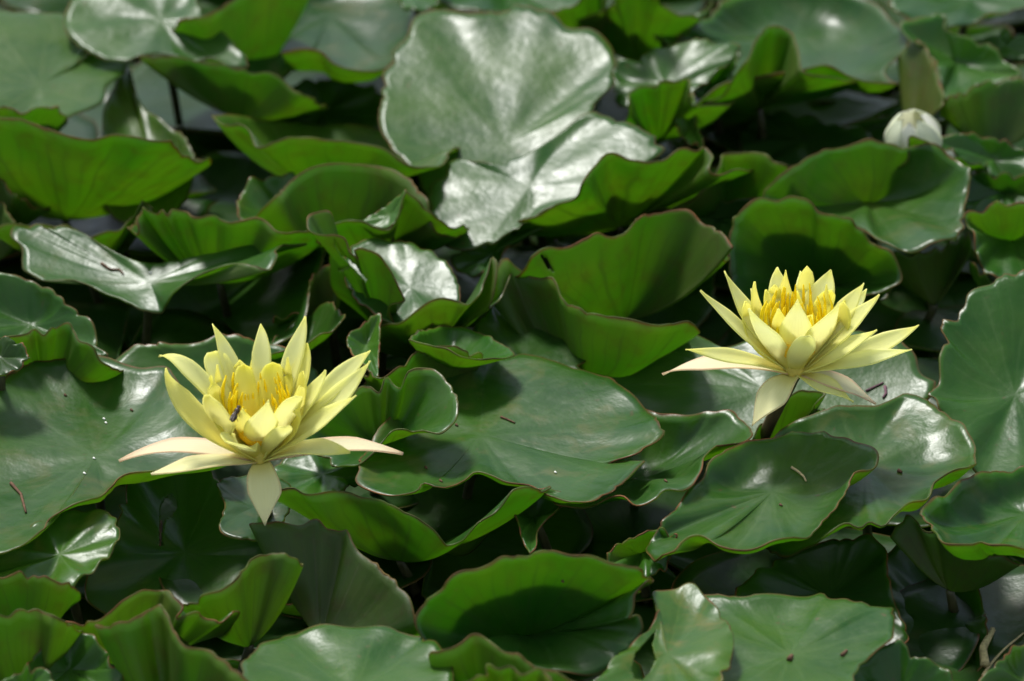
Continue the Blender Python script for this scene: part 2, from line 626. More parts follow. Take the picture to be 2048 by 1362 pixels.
def U(label, C, hr, pts, back=1.0, hide=26, **kw):
    """leaf whose near side stands up and shows its underside; pts = near rim, left to right."""
    rim, cor = [], []
    for q in pts:
        h = q[2] if len(q) > 2 and q[2] is not None else hr
        rim.append(at_h(q[0], q[1], h))
        cor.append(len(q) > 3)
    c = at_h(*C)
    E0, E1 = rim[0], rim[-1]
    a1 = math.atan2(E1[1] - c[1], E1[0] - c[0])
    a0 = math.atan2(E0[1] - c[1], E0[0] - c[0])
    while a0 < a1:
        a0 += 2 * math.pi
    d1, d0 = np.linalg.norm((E1 - c)[:2]), np.linalg.norm((E0 - c)[:2])
    px = [q[0] for q in pts]
    py = [q[1] for q in pts]
    order = np.argsort(px)
    PX, PY = np.array(px)[order], np.array(py)[order]
    for k in range(1, 7):
        f = k / 7
        a = a1 + (a0 - a1) * f
        d = (d1 * (1 - f) + d0 * f) * 0.95 * back
        d = min(max(d, 0.03), 0.085)
        for _ in range(14):
            X, Y = c[0] + d * math.cos(a), c[1] + d * math.sin(a)
            qx, _qy = project(np.array((X, Y, c[2])))
            qy = float(np.interp(qx, PX, PY)) + hide
            z = at_y(qx, qy, Y)[2]
            if z > 0.006:
                break
            d *= 0.85
        z = min(max(z, 0.006), c[2] + 0.045)
        rim.append(np.array((X, Y, z)))
        cor.append(False)
    return build_leaf(label, c, rim, cor, **kw)


# ------------------------------------------------------------------ water
WATER = -0.045
Vw = [(-40, -40, WATER), (40, -40, WATER), (40, 60, WATER), (-40, 60, WATER)]
water = mesh_obj('pond_water', Vw, [(0, 1, 2, 3)], water_material(), smooth=False)
water['kind'] = 'structure'

# ------------------------------------------------------------------ the leaves, far ones first
# ---- far row
T('mottled green lily leaf with a brown notch, behind the upturned leaf on the far left', (80, 170, 6.0), 8.5, 4.6,
  [(-130, 90), (-60, 35), (0, 22), (70, 27), (140, 30), (198, 38), (221, 62), (217, 76, None, 1), (188, 84), (168, 104), (152, 126, None, 1), (182, 108), (212, 97),
   (243, 102), (254, 140), (214, 170), (204, 205), (172, 222), (130, 236), (98, 250), (60, 290), (-40, 310), (-120, 240)], p=2, plane=(-.14, .06, .2), tint=(1.5, 1.2, 1.1), wave=.4)
U('small bright green curled edge between the mottled leaf and the upturned leaf below it', (30, 320, 3), 7.2,
  [(-40, 212), (0, 217), (45, 222), (98, 214)], tint=(1.1, 1.1, 1))
U('broad green lily leaf standing upright with its underside out, shadow triangle near its left end', (130, 440, 1.4), 9.2,
  [(-110, 250), (-50, 236), (0, 238), (50, 243), (100, 257), (150, 274), (187, 279), (225, 270), (270, 276), (312, 283), (345, 276, 9.3, 1), (351, 296, 8.4)], p=1.45)
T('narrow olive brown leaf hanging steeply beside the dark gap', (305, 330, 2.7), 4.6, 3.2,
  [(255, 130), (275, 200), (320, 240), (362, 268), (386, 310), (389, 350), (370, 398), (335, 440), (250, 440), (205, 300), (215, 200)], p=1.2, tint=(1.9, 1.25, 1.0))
T('shade-tinted lily leaf deep behind the olive brown one', (440, 300, -2.4), -1.0, -2.6,  # shade of the deep gap is put into the tint
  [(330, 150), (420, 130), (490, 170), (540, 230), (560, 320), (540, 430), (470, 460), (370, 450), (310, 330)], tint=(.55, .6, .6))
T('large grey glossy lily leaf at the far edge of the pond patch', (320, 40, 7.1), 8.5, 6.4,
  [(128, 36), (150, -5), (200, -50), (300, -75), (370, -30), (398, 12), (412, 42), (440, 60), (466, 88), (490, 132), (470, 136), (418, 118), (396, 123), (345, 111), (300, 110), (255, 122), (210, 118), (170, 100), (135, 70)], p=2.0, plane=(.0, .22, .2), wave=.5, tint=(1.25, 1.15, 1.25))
U('bright green curled leaf edge under the grey glossy leaf', (480, 235, 3.0), 6.6,
  [(285, 114), (340, 113), (400, 122), (470, 137), (520, 146), (560, 156), (602, 187, 6.2)])
U('bright green upright leaf beside the grey glossy leaf', (500, 150, 2.4), 8.6,
  [(404, 30), (430, 21), (474, -4), (545, -35), (640, -60)])
T('dark lily leaf with grey sheen and a curled green front margin', (660, 30, 3.2), 6.5, 6.0,
  [(500, 150, 3.5), (510, 90, 4), (540, 20, 4.4), (600, -40, 4.6), (700, -60, 4.6), (800, -40, 4.6), (830, 40, 4.6), (812, 90, 5), (790, 116, 6.2), (752, 143, 6.4), (710, 139, 6.5), (667, 124, 6.6), (640, 104, 6.8), (600, 100, 6.8), (561, 106, 6.6, 1), (585, 140, 4.5), (545, 165, 3.2)], p=4.5, tint=(.7, .8, .9))
T('pale round leaf tip hanging at the far edge beside the big shiny leaf', (835, -30, 6), 7, 6.5,
  [(800, 5), (812, 18), (840, 24), (868, 12), (880, -20), (870, -80), (800, -80), (790, -30)], tint=(1.3, 1.2, 1))
T('dark leaf behind the big shiny leaf', (1010, -20, 4.5), 6.0, 5.0,
  [(880, 5), (900, 14), (960, 24), (1030, 22), (1100, 40), (1180, 60), (1200, 0), (1120, -60), (980, -70), (890, -50)], tint=(.8, .95, .8))
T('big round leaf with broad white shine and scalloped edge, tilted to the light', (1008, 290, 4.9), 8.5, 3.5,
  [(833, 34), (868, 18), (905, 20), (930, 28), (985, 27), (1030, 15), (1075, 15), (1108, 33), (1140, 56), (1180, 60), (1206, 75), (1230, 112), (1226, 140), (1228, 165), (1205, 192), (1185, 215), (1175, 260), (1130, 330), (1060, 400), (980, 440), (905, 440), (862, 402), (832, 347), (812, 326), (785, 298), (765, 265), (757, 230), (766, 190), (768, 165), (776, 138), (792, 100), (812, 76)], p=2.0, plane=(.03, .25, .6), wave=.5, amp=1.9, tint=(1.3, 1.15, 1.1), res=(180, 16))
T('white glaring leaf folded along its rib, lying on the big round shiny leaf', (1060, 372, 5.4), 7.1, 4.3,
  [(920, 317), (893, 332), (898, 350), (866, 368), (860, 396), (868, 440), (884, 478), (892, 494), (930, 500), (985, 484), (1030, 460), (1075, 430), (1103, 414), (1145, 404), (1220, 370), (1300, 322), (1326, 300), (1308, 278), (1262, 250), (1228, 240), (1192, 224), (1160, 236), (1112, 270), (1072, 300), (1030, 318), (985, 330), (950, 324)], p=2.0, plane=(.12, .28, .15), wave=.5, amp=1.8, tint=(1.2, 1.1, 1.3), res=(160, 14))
T('pale curled leaf tip under the white glaring leaf', (985, 505, 2.8), 3.6, 2.9,
  [(1088, 456, 4.2, 1), (1045, 480), (1005, 508), (978, 538), (944, 552), (915, 542), (902, 520), (935, 492), (1000, 462), (1050, 445)], tint=(1.5, 1.3, 1.5))
U('green upright leaf against the white glaring leaf', (1240, 452, 2.2), 8.6,
  [(1072, 432, 5.5), (1108, 410, 6.6), (1148, 398, 7.2), (1165, 368), (1190, 330), (1222, 309), (1260, 315), (1292, 320), (1330, 318), (1366, 303), (1396, 302), (1406, 290), (1426, 312), (1418, 335)], p=1.4)
U('yellowish green upright leaf with ragged top beside the green upright one', (1460, 440, 2.2), 7.2,
  [(1392, 395, 6), (1438, 334), (1455, 304), (1488, 302), (1522, 310), (1562, 326)], tint=(1.3, 1.1, 1.2))
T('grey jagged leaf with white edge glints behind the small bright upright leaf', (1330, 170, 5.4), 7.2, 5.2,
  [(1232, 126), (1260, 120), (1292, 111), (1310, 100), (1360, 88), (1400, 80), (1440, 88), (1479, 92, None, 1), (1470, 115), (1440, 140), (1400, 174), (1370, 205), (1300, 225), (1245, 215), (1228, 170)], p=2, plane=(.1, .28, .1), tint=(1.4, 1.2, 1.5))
T('green underlap of the grey jagged leaf', (1425, 165, 4.5), 6.0, 4.8,
  [(1477, 102), (1466, 145), (1457, 182), (1436, 203), (1402, 196), (1378, 190), (1390, 150), (1440, 120)], tint=(1.3, 1.3, 1))
U('small bright green upright leaf with lobed top', (1315, 285, 3.0), 8.2,
  [(1254, 238, 6.5), (1258, 205), (1262, 180), (1286, 172), (1309, 177), (1326, 162), (1350, 163), (1373, 155), (1381, 178), (1376, 200, 7.5)])
T('narrow pale green leaf seen edge on below the small bright upright leaf', (1382, 250, 5.2), 6.2, 5.0,
  [(1383, 185), (1391, 240), (1399, 296), (1382, 288), (1352, 236), (1366, 214)], tint=(1.6, 1.5, 1.2))
T('broad dark leaf with turned up green front margin in the far right corner', (1590, 70, 3.4), 6.8, 6.8,
  [(1395, 205, 5.6), (1450, 168, 6.3), (1520, 152, 6.8), (1605, 139, 7.0), (1650, 131, 7.1), (1700, 150, 7.0), (1785, 171, 6.6), (1770, 140, 5.5), (1818, 84, 5.4), (1790, 45, 5.2), (1750, 10, 5.0), (1670, -25, 5), (1560, -32, 5), (1480, -8, 5), (1420, 22, 5), (1370, 56, 5), (1330, 64, 5), (1340, 130, 4.5)], p=4.0, tint=(.8, .9, .95))
U('bright green upright leaf lobe in front of the broad dark far leaf', (1520, 215, 3.6), 8.8,
  [(1448, 186, 6.5), (1490, 122), (1510, 86), (1530, 60), (1551, 49), (1576, 55), (1591, 86), (1600, 116), (1606, 137)])
T('dark leaf with blue sheen in the far right corner', (1940, 0, 6.2), 7.5, 6.5,
  [(1795, 30), (1800, -40), (1950, -70), (2110, -50), (2100, 20), (2040, 15), (2010, 26), (1975, 32), (1935, 48), (1900, 58), (1850, 48)], tint=(.8, .9, 1.1))
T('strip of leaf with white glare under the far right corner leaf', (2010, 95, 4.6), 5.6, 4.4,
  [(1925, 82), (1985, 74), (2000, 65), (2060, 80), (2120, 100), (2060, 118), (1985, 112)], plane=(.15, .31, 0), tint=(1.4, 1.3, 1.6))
T('light green leaf with shiny upper lobe near the white bud', (1915, 125, 5.4), 7.4, 5.4,
  [(1818, 76), (1800, 48), (1848, 35), (1888, 28), (1890, 62), (1930, 72), (1980, 95), (2046, 150, None, 1), (2002, 163), (1962, 172), (1930, 186), (1887, 197), (1880, 160), (1862, 112), (1840, 90)], p=1.2, tint=(1.3, 1.25, 1.3))
U('yellow green upright leaf above the white bud', (1815, 275, 3), 6.6,
  [(1795, 120, 5), (1835, 82), (1861, 112), (1880, 168), (1888, 205), (1868, 240, 5)], tint=(1.4, 1.1, 1.3))
U('dark green upright leaf beyond the white bud', (1990, 300, 3), 6.4,
  [(1878, 225, 5.2), (1890, 200), (1930, 184), (1965, 167), (2010, 160), (2065, 166), (2120, 190)], tint=(.8, .9, .9))
T('shade-tinted leaf in the gap behind the broad right leaf', (1610, 280, 1.2), 2.0, 1.0,  # tint darkened to stand for shade in the gap
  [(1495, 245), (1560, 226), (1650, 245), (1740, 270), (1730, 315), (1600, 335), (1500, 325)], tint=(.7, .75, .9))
T('smooth green leaf beside the white bud', (1985, 318, 4.6), 5.8, 4.2,
  [(1868, 282), (1910, 268), (1960, 272), (2012, 286), (2070, 322), (2060, 365), (1990, 352), (1935, 342), (1905, 305)], tint=(1.15, 1.15, 1.1))
T('dark leaf under the smooth green one beside the bud', (2010, 385, 3.6), 4.8, 3.2,
  [(1938, 346), (1990, 350), (2060, 356), (2110, 385), (2070, 430), (1970, 440), (1920, 405)], tint=(.9, .95, .95))
U('olive rolled leaf standing like a post at the far edge', (1276, 120, 3), 10.5, [(1228, 10, 8), (1236, -45), (1275, -60), (1316, -45), (1322, 10, 8)], tint=(1.3, .9, .9), amp=.3)
U('yellowish curled leaf beside the olive rolled leaf', (1192, 100, 3.5), 8.5, [(1160, 0, 7.5), (1172, -30), (1195, -40), (1212, -10), (1214, 30, 7)], tint=(1.6, 1.1, 1), amp=.4)
T('pale leaf sliver beside the olive rolled leaf', (1355, 55, 5.0), 6.2, 5.2, [(1308, 66), (1340, 40), (1400, 25), (1425, 8), (1385, 55), (1335, 88)], tint=(1.5, 1.3, 1.4), amp=.4)
U('small green leaf flap in front of the white bud', (1850, 350, 4.2), 7.8, [(1816, 312, 7), (1820, 274), (1850, 282), (1876, 303, 7.2)], amp=.4)
T('shade-tinted leaf deep under the curled green front margin', (650, 220, .8), 2.0, .6, [(520, 190), (600, 165), (700, 165), (770, 190), (780, 240), (700, 275), (580, 270), (510, 240)], tint=(.5, .55, .5))  # added in the gap, its shade painted in by the tint
T('shade-tinted leaf in the gap under the small bright lobed leaf', (1440, 260, .8), 1.8, .6, [(1330, 270), (1380, 215), (1470, 200), (1540, 225), (1560, 280), (1480, 330), (1370, 320)], tint=(.5, .55, .5))  # fills the gap; the dark tint stands for shade there
# ---- second row
U('yellow green boat shaped leaf with pale inside next to the big round shiny leaf', (640, 372, 2.4), 7.6,
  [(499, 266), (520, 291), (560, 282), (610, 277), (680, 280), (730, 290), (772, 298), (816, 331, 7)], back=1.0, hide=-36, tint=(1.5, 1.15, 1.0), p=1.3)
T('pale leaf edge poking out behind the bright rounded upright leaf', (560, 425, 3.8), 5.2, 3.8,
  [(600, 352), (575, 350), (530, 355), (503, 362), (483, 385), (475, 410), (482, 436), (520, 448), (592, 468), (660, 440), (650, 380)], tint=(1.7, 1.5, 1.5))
U('bright green rounded upright leaf with a brown nick in its top edge', (690, 520, 2.2), 7.6,
  [(512, 428, 6.8), (548, 402), (570, 371), (602, 345), (642, 332), (690, 328), (742, 330), (786, 340), (816, 356), (840, 385), (857, 410), (862, 440, 7)], p=1.35)
U('curled leaf with folded pale lobe in front of the rounded upright leaf', (765, 520, 2.8), 6.9,
  [(638, 454, 6.4), (690, 440), (726, 448), (752, 456), (779, 455), (796, 432, 7.5), (806, 400, 8.1), (813, 379, 8.6, 1), (836, 398, 8.2), (860, 428, 7.5)], p=1.5)
T('pale folded leaf lobe tucked inside the curled leaf', (780, 430, 7.0), 8.3, 6.8,
  [(726, 447, 6.7), (770, 415, 7.2), (812, 380, 8.3, 1), (799, 430, 7.2), (779, 454, 6.8), (750, 455, 6.6)], p=1, tint=(1.6, 1.5, 1.2), stalk=True, amp=.3, wave=.3, res=(60, 8))
U('long green upturned leaf with toothed top left of the torn leaf', (440, 565, 2.6), 7.6,
  [(277, 458, 7), (275, 426, 7.6), (286, 418), (300, 426), (320, 418), (335, 428), (350, 420), (369, 421), (388, 436), (430, 432), (460, 443), (520, 440), (560, 460), (612, 466, 7)], p=1.3, amp=1.5)
U('thin green leaf edge with dark recess behind the long glossy leaf', (175, 545, 1.8), 5.4,
  [(-10, 452), (45, 449), (100, 452), (140, 455), (168, 468), (206, 472), (242, 455), (272, 425), (290, 405), (302, 414)], p=1.3)
U('olive leaf tip at the left beside the upright leaf', (-10, 470, 2), 5.6, [(-60, 340), (0, 356), (16, 376), (31, 391)], tint=(1.2, .9, .9))
U('narrow green leaf edge at the left under the olive leaf tip', (-20, 520, 2), 5.2, [(-50, 395), (0, 400), (16, 430), (42, 449)])
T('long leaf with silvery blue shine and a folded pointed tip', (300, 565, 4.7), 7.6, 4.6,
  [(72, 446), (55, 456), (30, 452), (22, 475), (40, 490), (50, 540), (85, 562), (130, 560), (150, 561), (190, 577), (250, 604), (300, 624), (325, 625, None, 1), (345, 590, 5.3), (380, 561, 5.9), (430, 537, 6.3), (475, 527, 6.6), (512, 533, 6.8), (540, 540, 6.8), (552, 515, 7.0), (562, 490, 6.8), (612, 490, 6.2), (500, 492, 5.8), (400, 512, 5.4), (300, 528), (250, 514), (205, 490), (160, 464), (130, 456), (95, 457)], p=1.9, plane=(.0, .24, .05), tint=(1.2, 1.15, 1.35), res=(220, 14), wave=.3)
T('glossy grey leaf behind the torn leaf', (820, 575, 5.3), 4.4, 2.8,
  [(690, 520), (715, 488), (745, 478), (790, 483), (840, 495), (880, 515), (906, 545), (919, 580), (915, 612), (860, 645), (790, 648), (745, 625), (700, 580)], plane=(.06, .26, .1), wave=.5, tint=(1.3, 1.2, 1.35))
U('torn leaf flap with split brown edges standing beside the glossy grey leaf', (765, 655, 2.8), 8.4,
  [(640, 420, 9.4), (622, 426, 9.4), (614, 446, 9.3), (618, 461, 9.2), (655, 470, 9.0), (667, 471, 8.9, 1), (690, 481, 8.6), (698, 503, 8.2, 1), (716, 512, 8, 1), (708, 494, 8.4, 1), (745, 505, 8.2), (776, 535, 7.6), (796, 570, 6.9), (810, 596, 6.3, 1), (788, 604, 6)], p=1.25, back=.6, hide=120, amp=.6, tint=(1, .95, .9), res=(320, 40),
  holes=[[(668, 473), (676, 490), (690, 510), (712, 530), (735, 562), (730, 564), (704, 534), (682, 512), (670, 492)], [(676, 538), (700, 531), (698, 536), (678, 544)]])
U('curled yellow green leaf with raised split tips in front of the glossy grey leaf', (865, 700, 2.0), 6.5,
  [(760, 655, 4.6), (806, 641, 5.5), (830, 621, 6), (860, 605, 6.3), (886, 597), (915, 600), (940, 611), (958, 594, 6.9), (970, 556, 7.5), (980, 531, 7.9), (984, 516, 8.1, 1), (993, 528, 8), (990, 575, 7.2), (978, 620, 6)], p=1.4, tint=(1.1, 1, .9), amp=.6)
U('wide green upright leaf with brown stain in its middle', (1245, 640, 2.0), 8.0,
  [(1040, 545, 6.8), (1062, 515, 7.8, 1), (1090, 500), (1130, 490), (1180, 478), (1235, 468), (1270, 446), (1300, 427), (1350, 423), (1391, 432), (1426, 455), (1455, 480), (1466, 492, 8, 1), (1450, 512, 7)], p=1.4, tint=(.95, 1, .9), res=(300, 36),
  holes=[[(1080, 504), (1092, 515), (1104, 538), (1110, 545), (1098, 538), (1086, 520)]])
T('grey sheened leaf low in the gap behind the flower without insect', (1330, 600, 0.2), 1.4, 0,
  [(1235, 600), (1330, 545), (1420, 495), (1428, 570), (1422, 625), (1380, 655), (1290, 660), (1215, 655)], tint=(.8, .85, 1.1))
U('green wedge shaped leaf with ragged tip below the wide upright leaf', (1160, 775, 1.6), 6.8,
  [(984, 600, 5.6), (992, 545, 7), (1002, 524, 7.3, 1), (1014, 518, 7.3), (1030, 531, 7), (1048, 541), (1100, 560), (1131, 600), (1166, 622), (1230, 635), (1300, 645), (1387, 651, 6.4)], p=1.3)
T('shade-tinted rounded leaf shaded by the green wedge shaped leaf', (1050, 725, 3.8), 5.4, 3.6,  # part of its shade is put into the tint
  [(978, 620), (986, 601), (1010, 593), (1045, 588), (1086, 610), (1120, 630), (1150, 668), (1171, 692), (1166, 712), (1160, 742), (1090, 775), (990, 770), (930, 720), (945, 660)], plane=(-.10, .02, .2), wave=.3, tint=(.75, .8, .75))
T('dark leaf bowl with bright green back rim behind the flower without insect', (1640, 570, 2.2), 8.4, 3.0,  # tint adds shade to the bowl's colour
  [(1464, 452), (1482, 416), (1520, 401), (1560, 395), (1601, 398), (1626, 406), (1636, 420), (1661, 430), (1701, 440), (1722, 460), (1742, 480), (1790, 518), (1804, 546), (1796, 570), (1770, 583), (1735, 590), (1680, 640), (1560, 660), (1480, 620), (1458, 530)], p=1.6, tint=(.8, .9, .8), backing=('unseen leaf added behind the dark leaf bowl to shade it', .9, .014, .009))
T('leaf with grey sheen tucked left of the dark leaf bowl', (1440, 440, 3.4), 4.6, 3.4,
  [(1360, 412), (1420, 402), (1492, 400), (1545, 396), (1500, 450), (1466, 492), (1420, 480), (1370, 450)], tint=(1, 1, 1.2))
T('broad right leaf with olive streaks and curled front margin', (1735, 405, 4.0), 7.6, 5.6,
  [(1525, 392, 6), (1560, 350), (1610, 320), (1650, 300), (1700, 288), (1760, 285), (1800, 290), (1850, 290), (1880, 300), (1912, 316), (1942, 346), (1938, 372, 6.6), (1930, 412, 6.3), (1922, 466, 6.1, 1), (1900, 480, 6.2), (1862, 492, 6.2), (1812, 500, 6.1), (1772, 490, 6), (1722, 456, 5.8), (1650, 450, 5), (1560, 440, 4.8)], p=2.2, tint=(1.05, 1.02, 1), res=(160, 15))
U('curled green leaf end below the broad right leaf', (1870, 610, 2.0), 4.8,
  [(1770, 505), (1820, 510), (1870, 500), (1915, 480), (1935, 465), (1945, 500, 4.4)])
T('leaf with pale sheen, tattered pink edge on its left, by the broad right leaf', (2020, 480, 4.4), 7.2, 4.6,
  [(1930, 430), (1950, 425), (1985, 410), (2048, 408), (2110, 420), (2130, 500), (2080, 560), (2010, 562), (1965, 535), (1952, 505), (1948, 470)], p=1.5, tint=(1.1, 1.1, 1.2))
U('green curled strip under the tattered pale leaf', (1990, 620, 2.5), 4.2, [(1940, 520), (1955, 540), (1975, 555), (2000, 560), (2020, 550)])
# ---- third row
T('big shade-tinted leaf behind the flower holding the insect', (430, 620, -1.0), 2.0, -2.0,  # tint darkens the blade in place of shade
  [(240, 660), (330, 560), (450, 520), (560, 495), (652, 492, 4.6), (641, 535, 4.6), (622, 580, 4.6), (615, 620, 4.4), (591, 668, 4.1), (555, 692, 3.8), (470, 705), (350, 705), (260, 700)], p=1.4, tint=(.8, .85, .7))
U('small yellow green leaf edge left of the torn flap', (665, 650, 2.4), 5.0, [(612, 612, 4.2), (618, 572), (632, 546), (656, 531), (692, 522)], tint=(1.3, 1.1, 1))
T('dark folded leaf with lit green side right of the big shaded leaf', (610, 700, 3.4), 5.0, 5.4,
  [(556, 706, 5.2), (600, 690, 5.5), (650, 668, 5.8), (684, 643, 6), (674, 620, 5.2), (656, 607, 4.6), (600, 640, 3.6), (550, 680, 3.6)], p=2, tint=(.8, .8, .7))
T('shade-tinted leaf deep in the gap under the torn flap', (715, 640, -1), 0.4, -1,  # gap shade painted in through a darker tint
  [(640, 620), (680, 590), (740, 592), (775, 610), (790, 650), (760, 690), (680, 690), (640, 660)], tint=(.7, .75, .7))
T('narrow bright leaf standing with a pale midrib under the torn flap', (733, 692, 4.8), 5.8, 4.8,
  [(758, 627), (735, 640), (720, 655), (697, 668), (694, 681), (710, 714), (735, 736), (752, 756), (757, 710), (760, 660)], tint=(1.4, 1.4, 1.0), amp=.6, wave=.4)
U('green rim of a leaf curving below the small boat shaped young leaf', (850, 800, 3.2), 6.1,
  [(740, 745, 5.2), (756, 757, 5.6), (790, 741), (820, 719), (842, 700, 6.3), (880, 692, 6.3)])
T('small bright boat shaped young leaf with folded rim', (892, 738, 4.2), 5.2, 6.8,
  [(818, 680, 6.8, 1), (850, 688, 7), (890, 697, 7), (920, 712, 6.8), (958, 718, 6.5), (1026, 712, 6), (996, 684, 5.5), (950, 663, 5.1), (910, 653, 5.0), (860, 658, 5.5), (830, 667, 6.2)], p=1.3, tint=(1.3, 1.4, 1), amp=.4, wave=.3)
T('green scalloped leaf right behind the petals of the flower holding the insect', (440, 800, 2.8), 5.0, 2.2,
  [(230, 716), (250, 701), (290, 690), (312, 692), (345, 690), (370, 682), (420, 680), (446, 668), (470, 675), (520, 680), (550, 690), (582, 702), (612, 722), (650, 770), (640, 850), (520, 880), (360, 860), (260, 800)], p=1.5, tint=(1, 1.05, 1))
T('green scalloped leaf on the left edge above the bright upright margin', (60, 650, 5.0), 7.0, 5.0,
  [(-130, 610), (-60, 556), (0, 547), (40, 553), (62, 562), (100, 580), (131, 605), (166, 630), (190, 660), (196, 690), (208, 712), (150, 745), (0, 745), (-110, 710)], p=1.4, amp=1.5, tint=(1, 1.05, 1))
U('bright green upright leaf margin rising from behind the large left leaf', (90, 800, 2.6), 7.2,
  [(-60, 690), (0, 678), (54, 670), (71, 655), (86, 661), (115, 650), (140, 656), (160, 681), (190, 695), (199, 714, 6.8)])
T('small dark leaf curl with reddish rim on the left edge', (0, 715, 7.2), 7.8, 7.2,
  [(-50, 690), (0, 680), (30, 683), (52, 700), (56, 716), (45, 731), (0, 752), (-50, 745)], tint=(.7, .6, .6))
T('very large smooth leaf under the left petals, with small white flecks on it', (190, 915, 4.4), 5.4, 5.9,
  [(0, 760), (30, 740), (72, 725), (130, 718), (176, 710), (210, 713), (250, 725), (290, 736), (326, 736), (355, 765), (420, 835), (470, 890, 5.6), (468, 925, 5.2), (390, 928), (300, 945), (246, 950), (220, 970), (195, 1000), (140, 1014), (100, 1030), (86, 1060), (42, 1095), (0, 1102), (-90, 1115), (-170, 1000), (-160, 850), (-70, 780)], p=4.0, tint=(1.0, 1.0, 1.0), res=(200, 16))
T('leaf with folded round lobe just right of the flower holding the insect', (765, 888, 3.4), 6.8, 4.8,
  [(610, 860, 4.6), (660, 828, 5.2), (700, 792, 5.8), (736, 770, 6.2), (756, 779, 6.2), (775, 765, 6.3), (800, 772, 6.4), (818, 742, 7.0), (848, 736, 7.2), (882, 750, 7.2), (906, 778, 7), (916, 812, 6.8), (906, 848, 6.6), (881, 868, 6.4), (836, 860, 6.4), (796, 860, 6.4), (766, 882, 6.1), (745, 908, 5.8), (716, 928, 5.4), (690, 936, 5.1), (665, 926, 4.8), (630, 900, 4.6)], p=1.7, tint=(1.1, 1.1, 1.1), res=(160, 15))
T('wide flat leaf with torn notched tip between the two open flowers', (960, 870, 4.2), 4.4, 5.6,
  [(716, 945), (711, 957), (740, 980), (790, 990), (832, 985), (847, 970), (880, 975), (930, 956), (950, 944), (985, 955), (1012, 966), (1060, 970), (1090, 985), (1130, 1000), (1180, 1005), (1220, 985), (1255, 955), (1291, 924, 5.0, 1), (1250, 922, 4.7), (1210, 932, 4.4, 1), (1270, 908, 5.0), (1310, 881, 5.2), (1325, 862, 5.3, 1), (1305, 830), (1272, 795), (1240, 775), (1205, 750), (1170, 742), (1130, 730), (1070, 715), (1045, 710), (1015, 715), (985, 708), (960, 725), (930, 740), (880, 745), (820, 790, 5), (760, 860, 4.6), (722, 918, 4.8)], p=4.0, tint=(1.0, 1.05, 1.05), res=(220, 16))
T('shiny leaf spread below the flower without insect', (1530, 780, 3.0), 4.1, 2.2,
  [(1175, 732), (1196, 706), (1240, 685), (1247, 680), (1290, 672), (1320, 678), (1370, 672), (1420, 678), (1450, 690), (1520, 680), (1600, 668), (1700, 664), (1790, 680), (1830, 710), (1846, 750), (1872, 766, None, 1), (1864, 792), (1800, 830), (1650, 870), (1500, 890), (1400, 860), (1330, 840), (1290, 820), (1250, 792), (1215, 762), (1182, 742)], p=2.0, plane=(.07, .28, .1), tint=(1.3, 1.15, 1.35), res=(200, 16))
U('small green leaf behind the brown flower stem', (1540, 905, 1.8), 5.0, [(1490, 900, 3.6), (1535, 830, 4.4), (1575, 788), (1615, 783), (1652, 785), (1630, 810, 4.6)], amp=.5)
T('leaf with bumpy glossy face beside the torn notched tip', (1270, 960, 1.8), 4.4, 5.2,
  [(1140, 1012, 5.0), (1190, 1010, 5.0), (1216, 1000, 5.2), (1246, 995, 5.3), (1271, 1010, 5.2), (1310, 998, 5.3), (1332, 981, 5.4), (1366, 980, 5.4), (1398, 952, 5.5), (1412, 908, 5.5), (1436, 890, 5.4), (1456, 890, 5.2), (1504, 862, 4.2), (1462, 828, 4.0), (1420, 822, 4.0), (1370, 832, 3.8), (1330, 826, 3.8), (1288, 815, 3.8), (1220, 850, 3.4), (1160, 930, 3.4)], p=3.0, tint=(1.15, 1.1, 1.3), res=(180, 16))
T('tall scalloped leaf on the right edge, turned to face the flower without insect', (2030, 790, 4.6), 8.2, 3.4,
  [(2110, 552), (2050, 545), (2010, 548), (1985, 566), (1960, 575), (1935, 591), (1930, 610), (1905, 640), (1885, 655), (1894, 682), (1880, 710), (1878, 760), (1862, 790), (1885, 830), (1925, 880), (1955, 945), (2048, 955), (2150, 930), (2200, 760), (2170, 610)], p=1.3, amp=1.9, tint=(.95, 1.05, .9), res=(180, 15))
T('rounded leaf with wavy raised front rim right of the speckled leaf', (1730, 935, 4.2), 5.2, 5.3,
  [(1550, 880, 4.0), (1600, 832), (1640, 823), (1680, 815), (1750, 810), (1780, 800), (1811, 788), (1850, 800), (1890, 825), (1930, 860), (1951, 887), (1950, 911), (1930, 935, 6.4), (1886, 950, 6.3), (1866, 975, 6.2), (1850, 1000, 6.1), (1830, 1002, 6.1), (1790, 1030, 6.1), (1762, 1050, 6.0), (1740, 1041, 6.1), (1720, 1057, 6.0), (1690, 1050, 6.0), (1656, 1065, 5.9), (1625, 1092, 5.0), (1560, 1112, 3.4), (1515, 1000, 2.8)], p=4.0, tint=(1.05, 1.05, .95), res=(180, 16))
T('speckled leaf with straw bits, a shadow across its left end', (1545, 985, 4.4), 5.5, 6.2,
  [(1440, 906), (1472, 894), (1500, 881), (1545, 875), (1600, 865), (1640, 868), (1690, 875), (1730, 890), (1756, 910), (1750, 930), (1716, 945), (1690, 986), (1660, 1030), (1635, 1055), (1600, 1075), (1546, 1086), (1490, 1098), (1440, 1090), (1395, 1075), (1375, 1078), (1346, 1100), (1311, 1118, 4.8), (1295, 1090, 4.2), (1330, 1040, 4.8), (1395, 965, 5.0)], p=4.0, tint=(1.15, 1.1, 1.05), res=(180, 16))
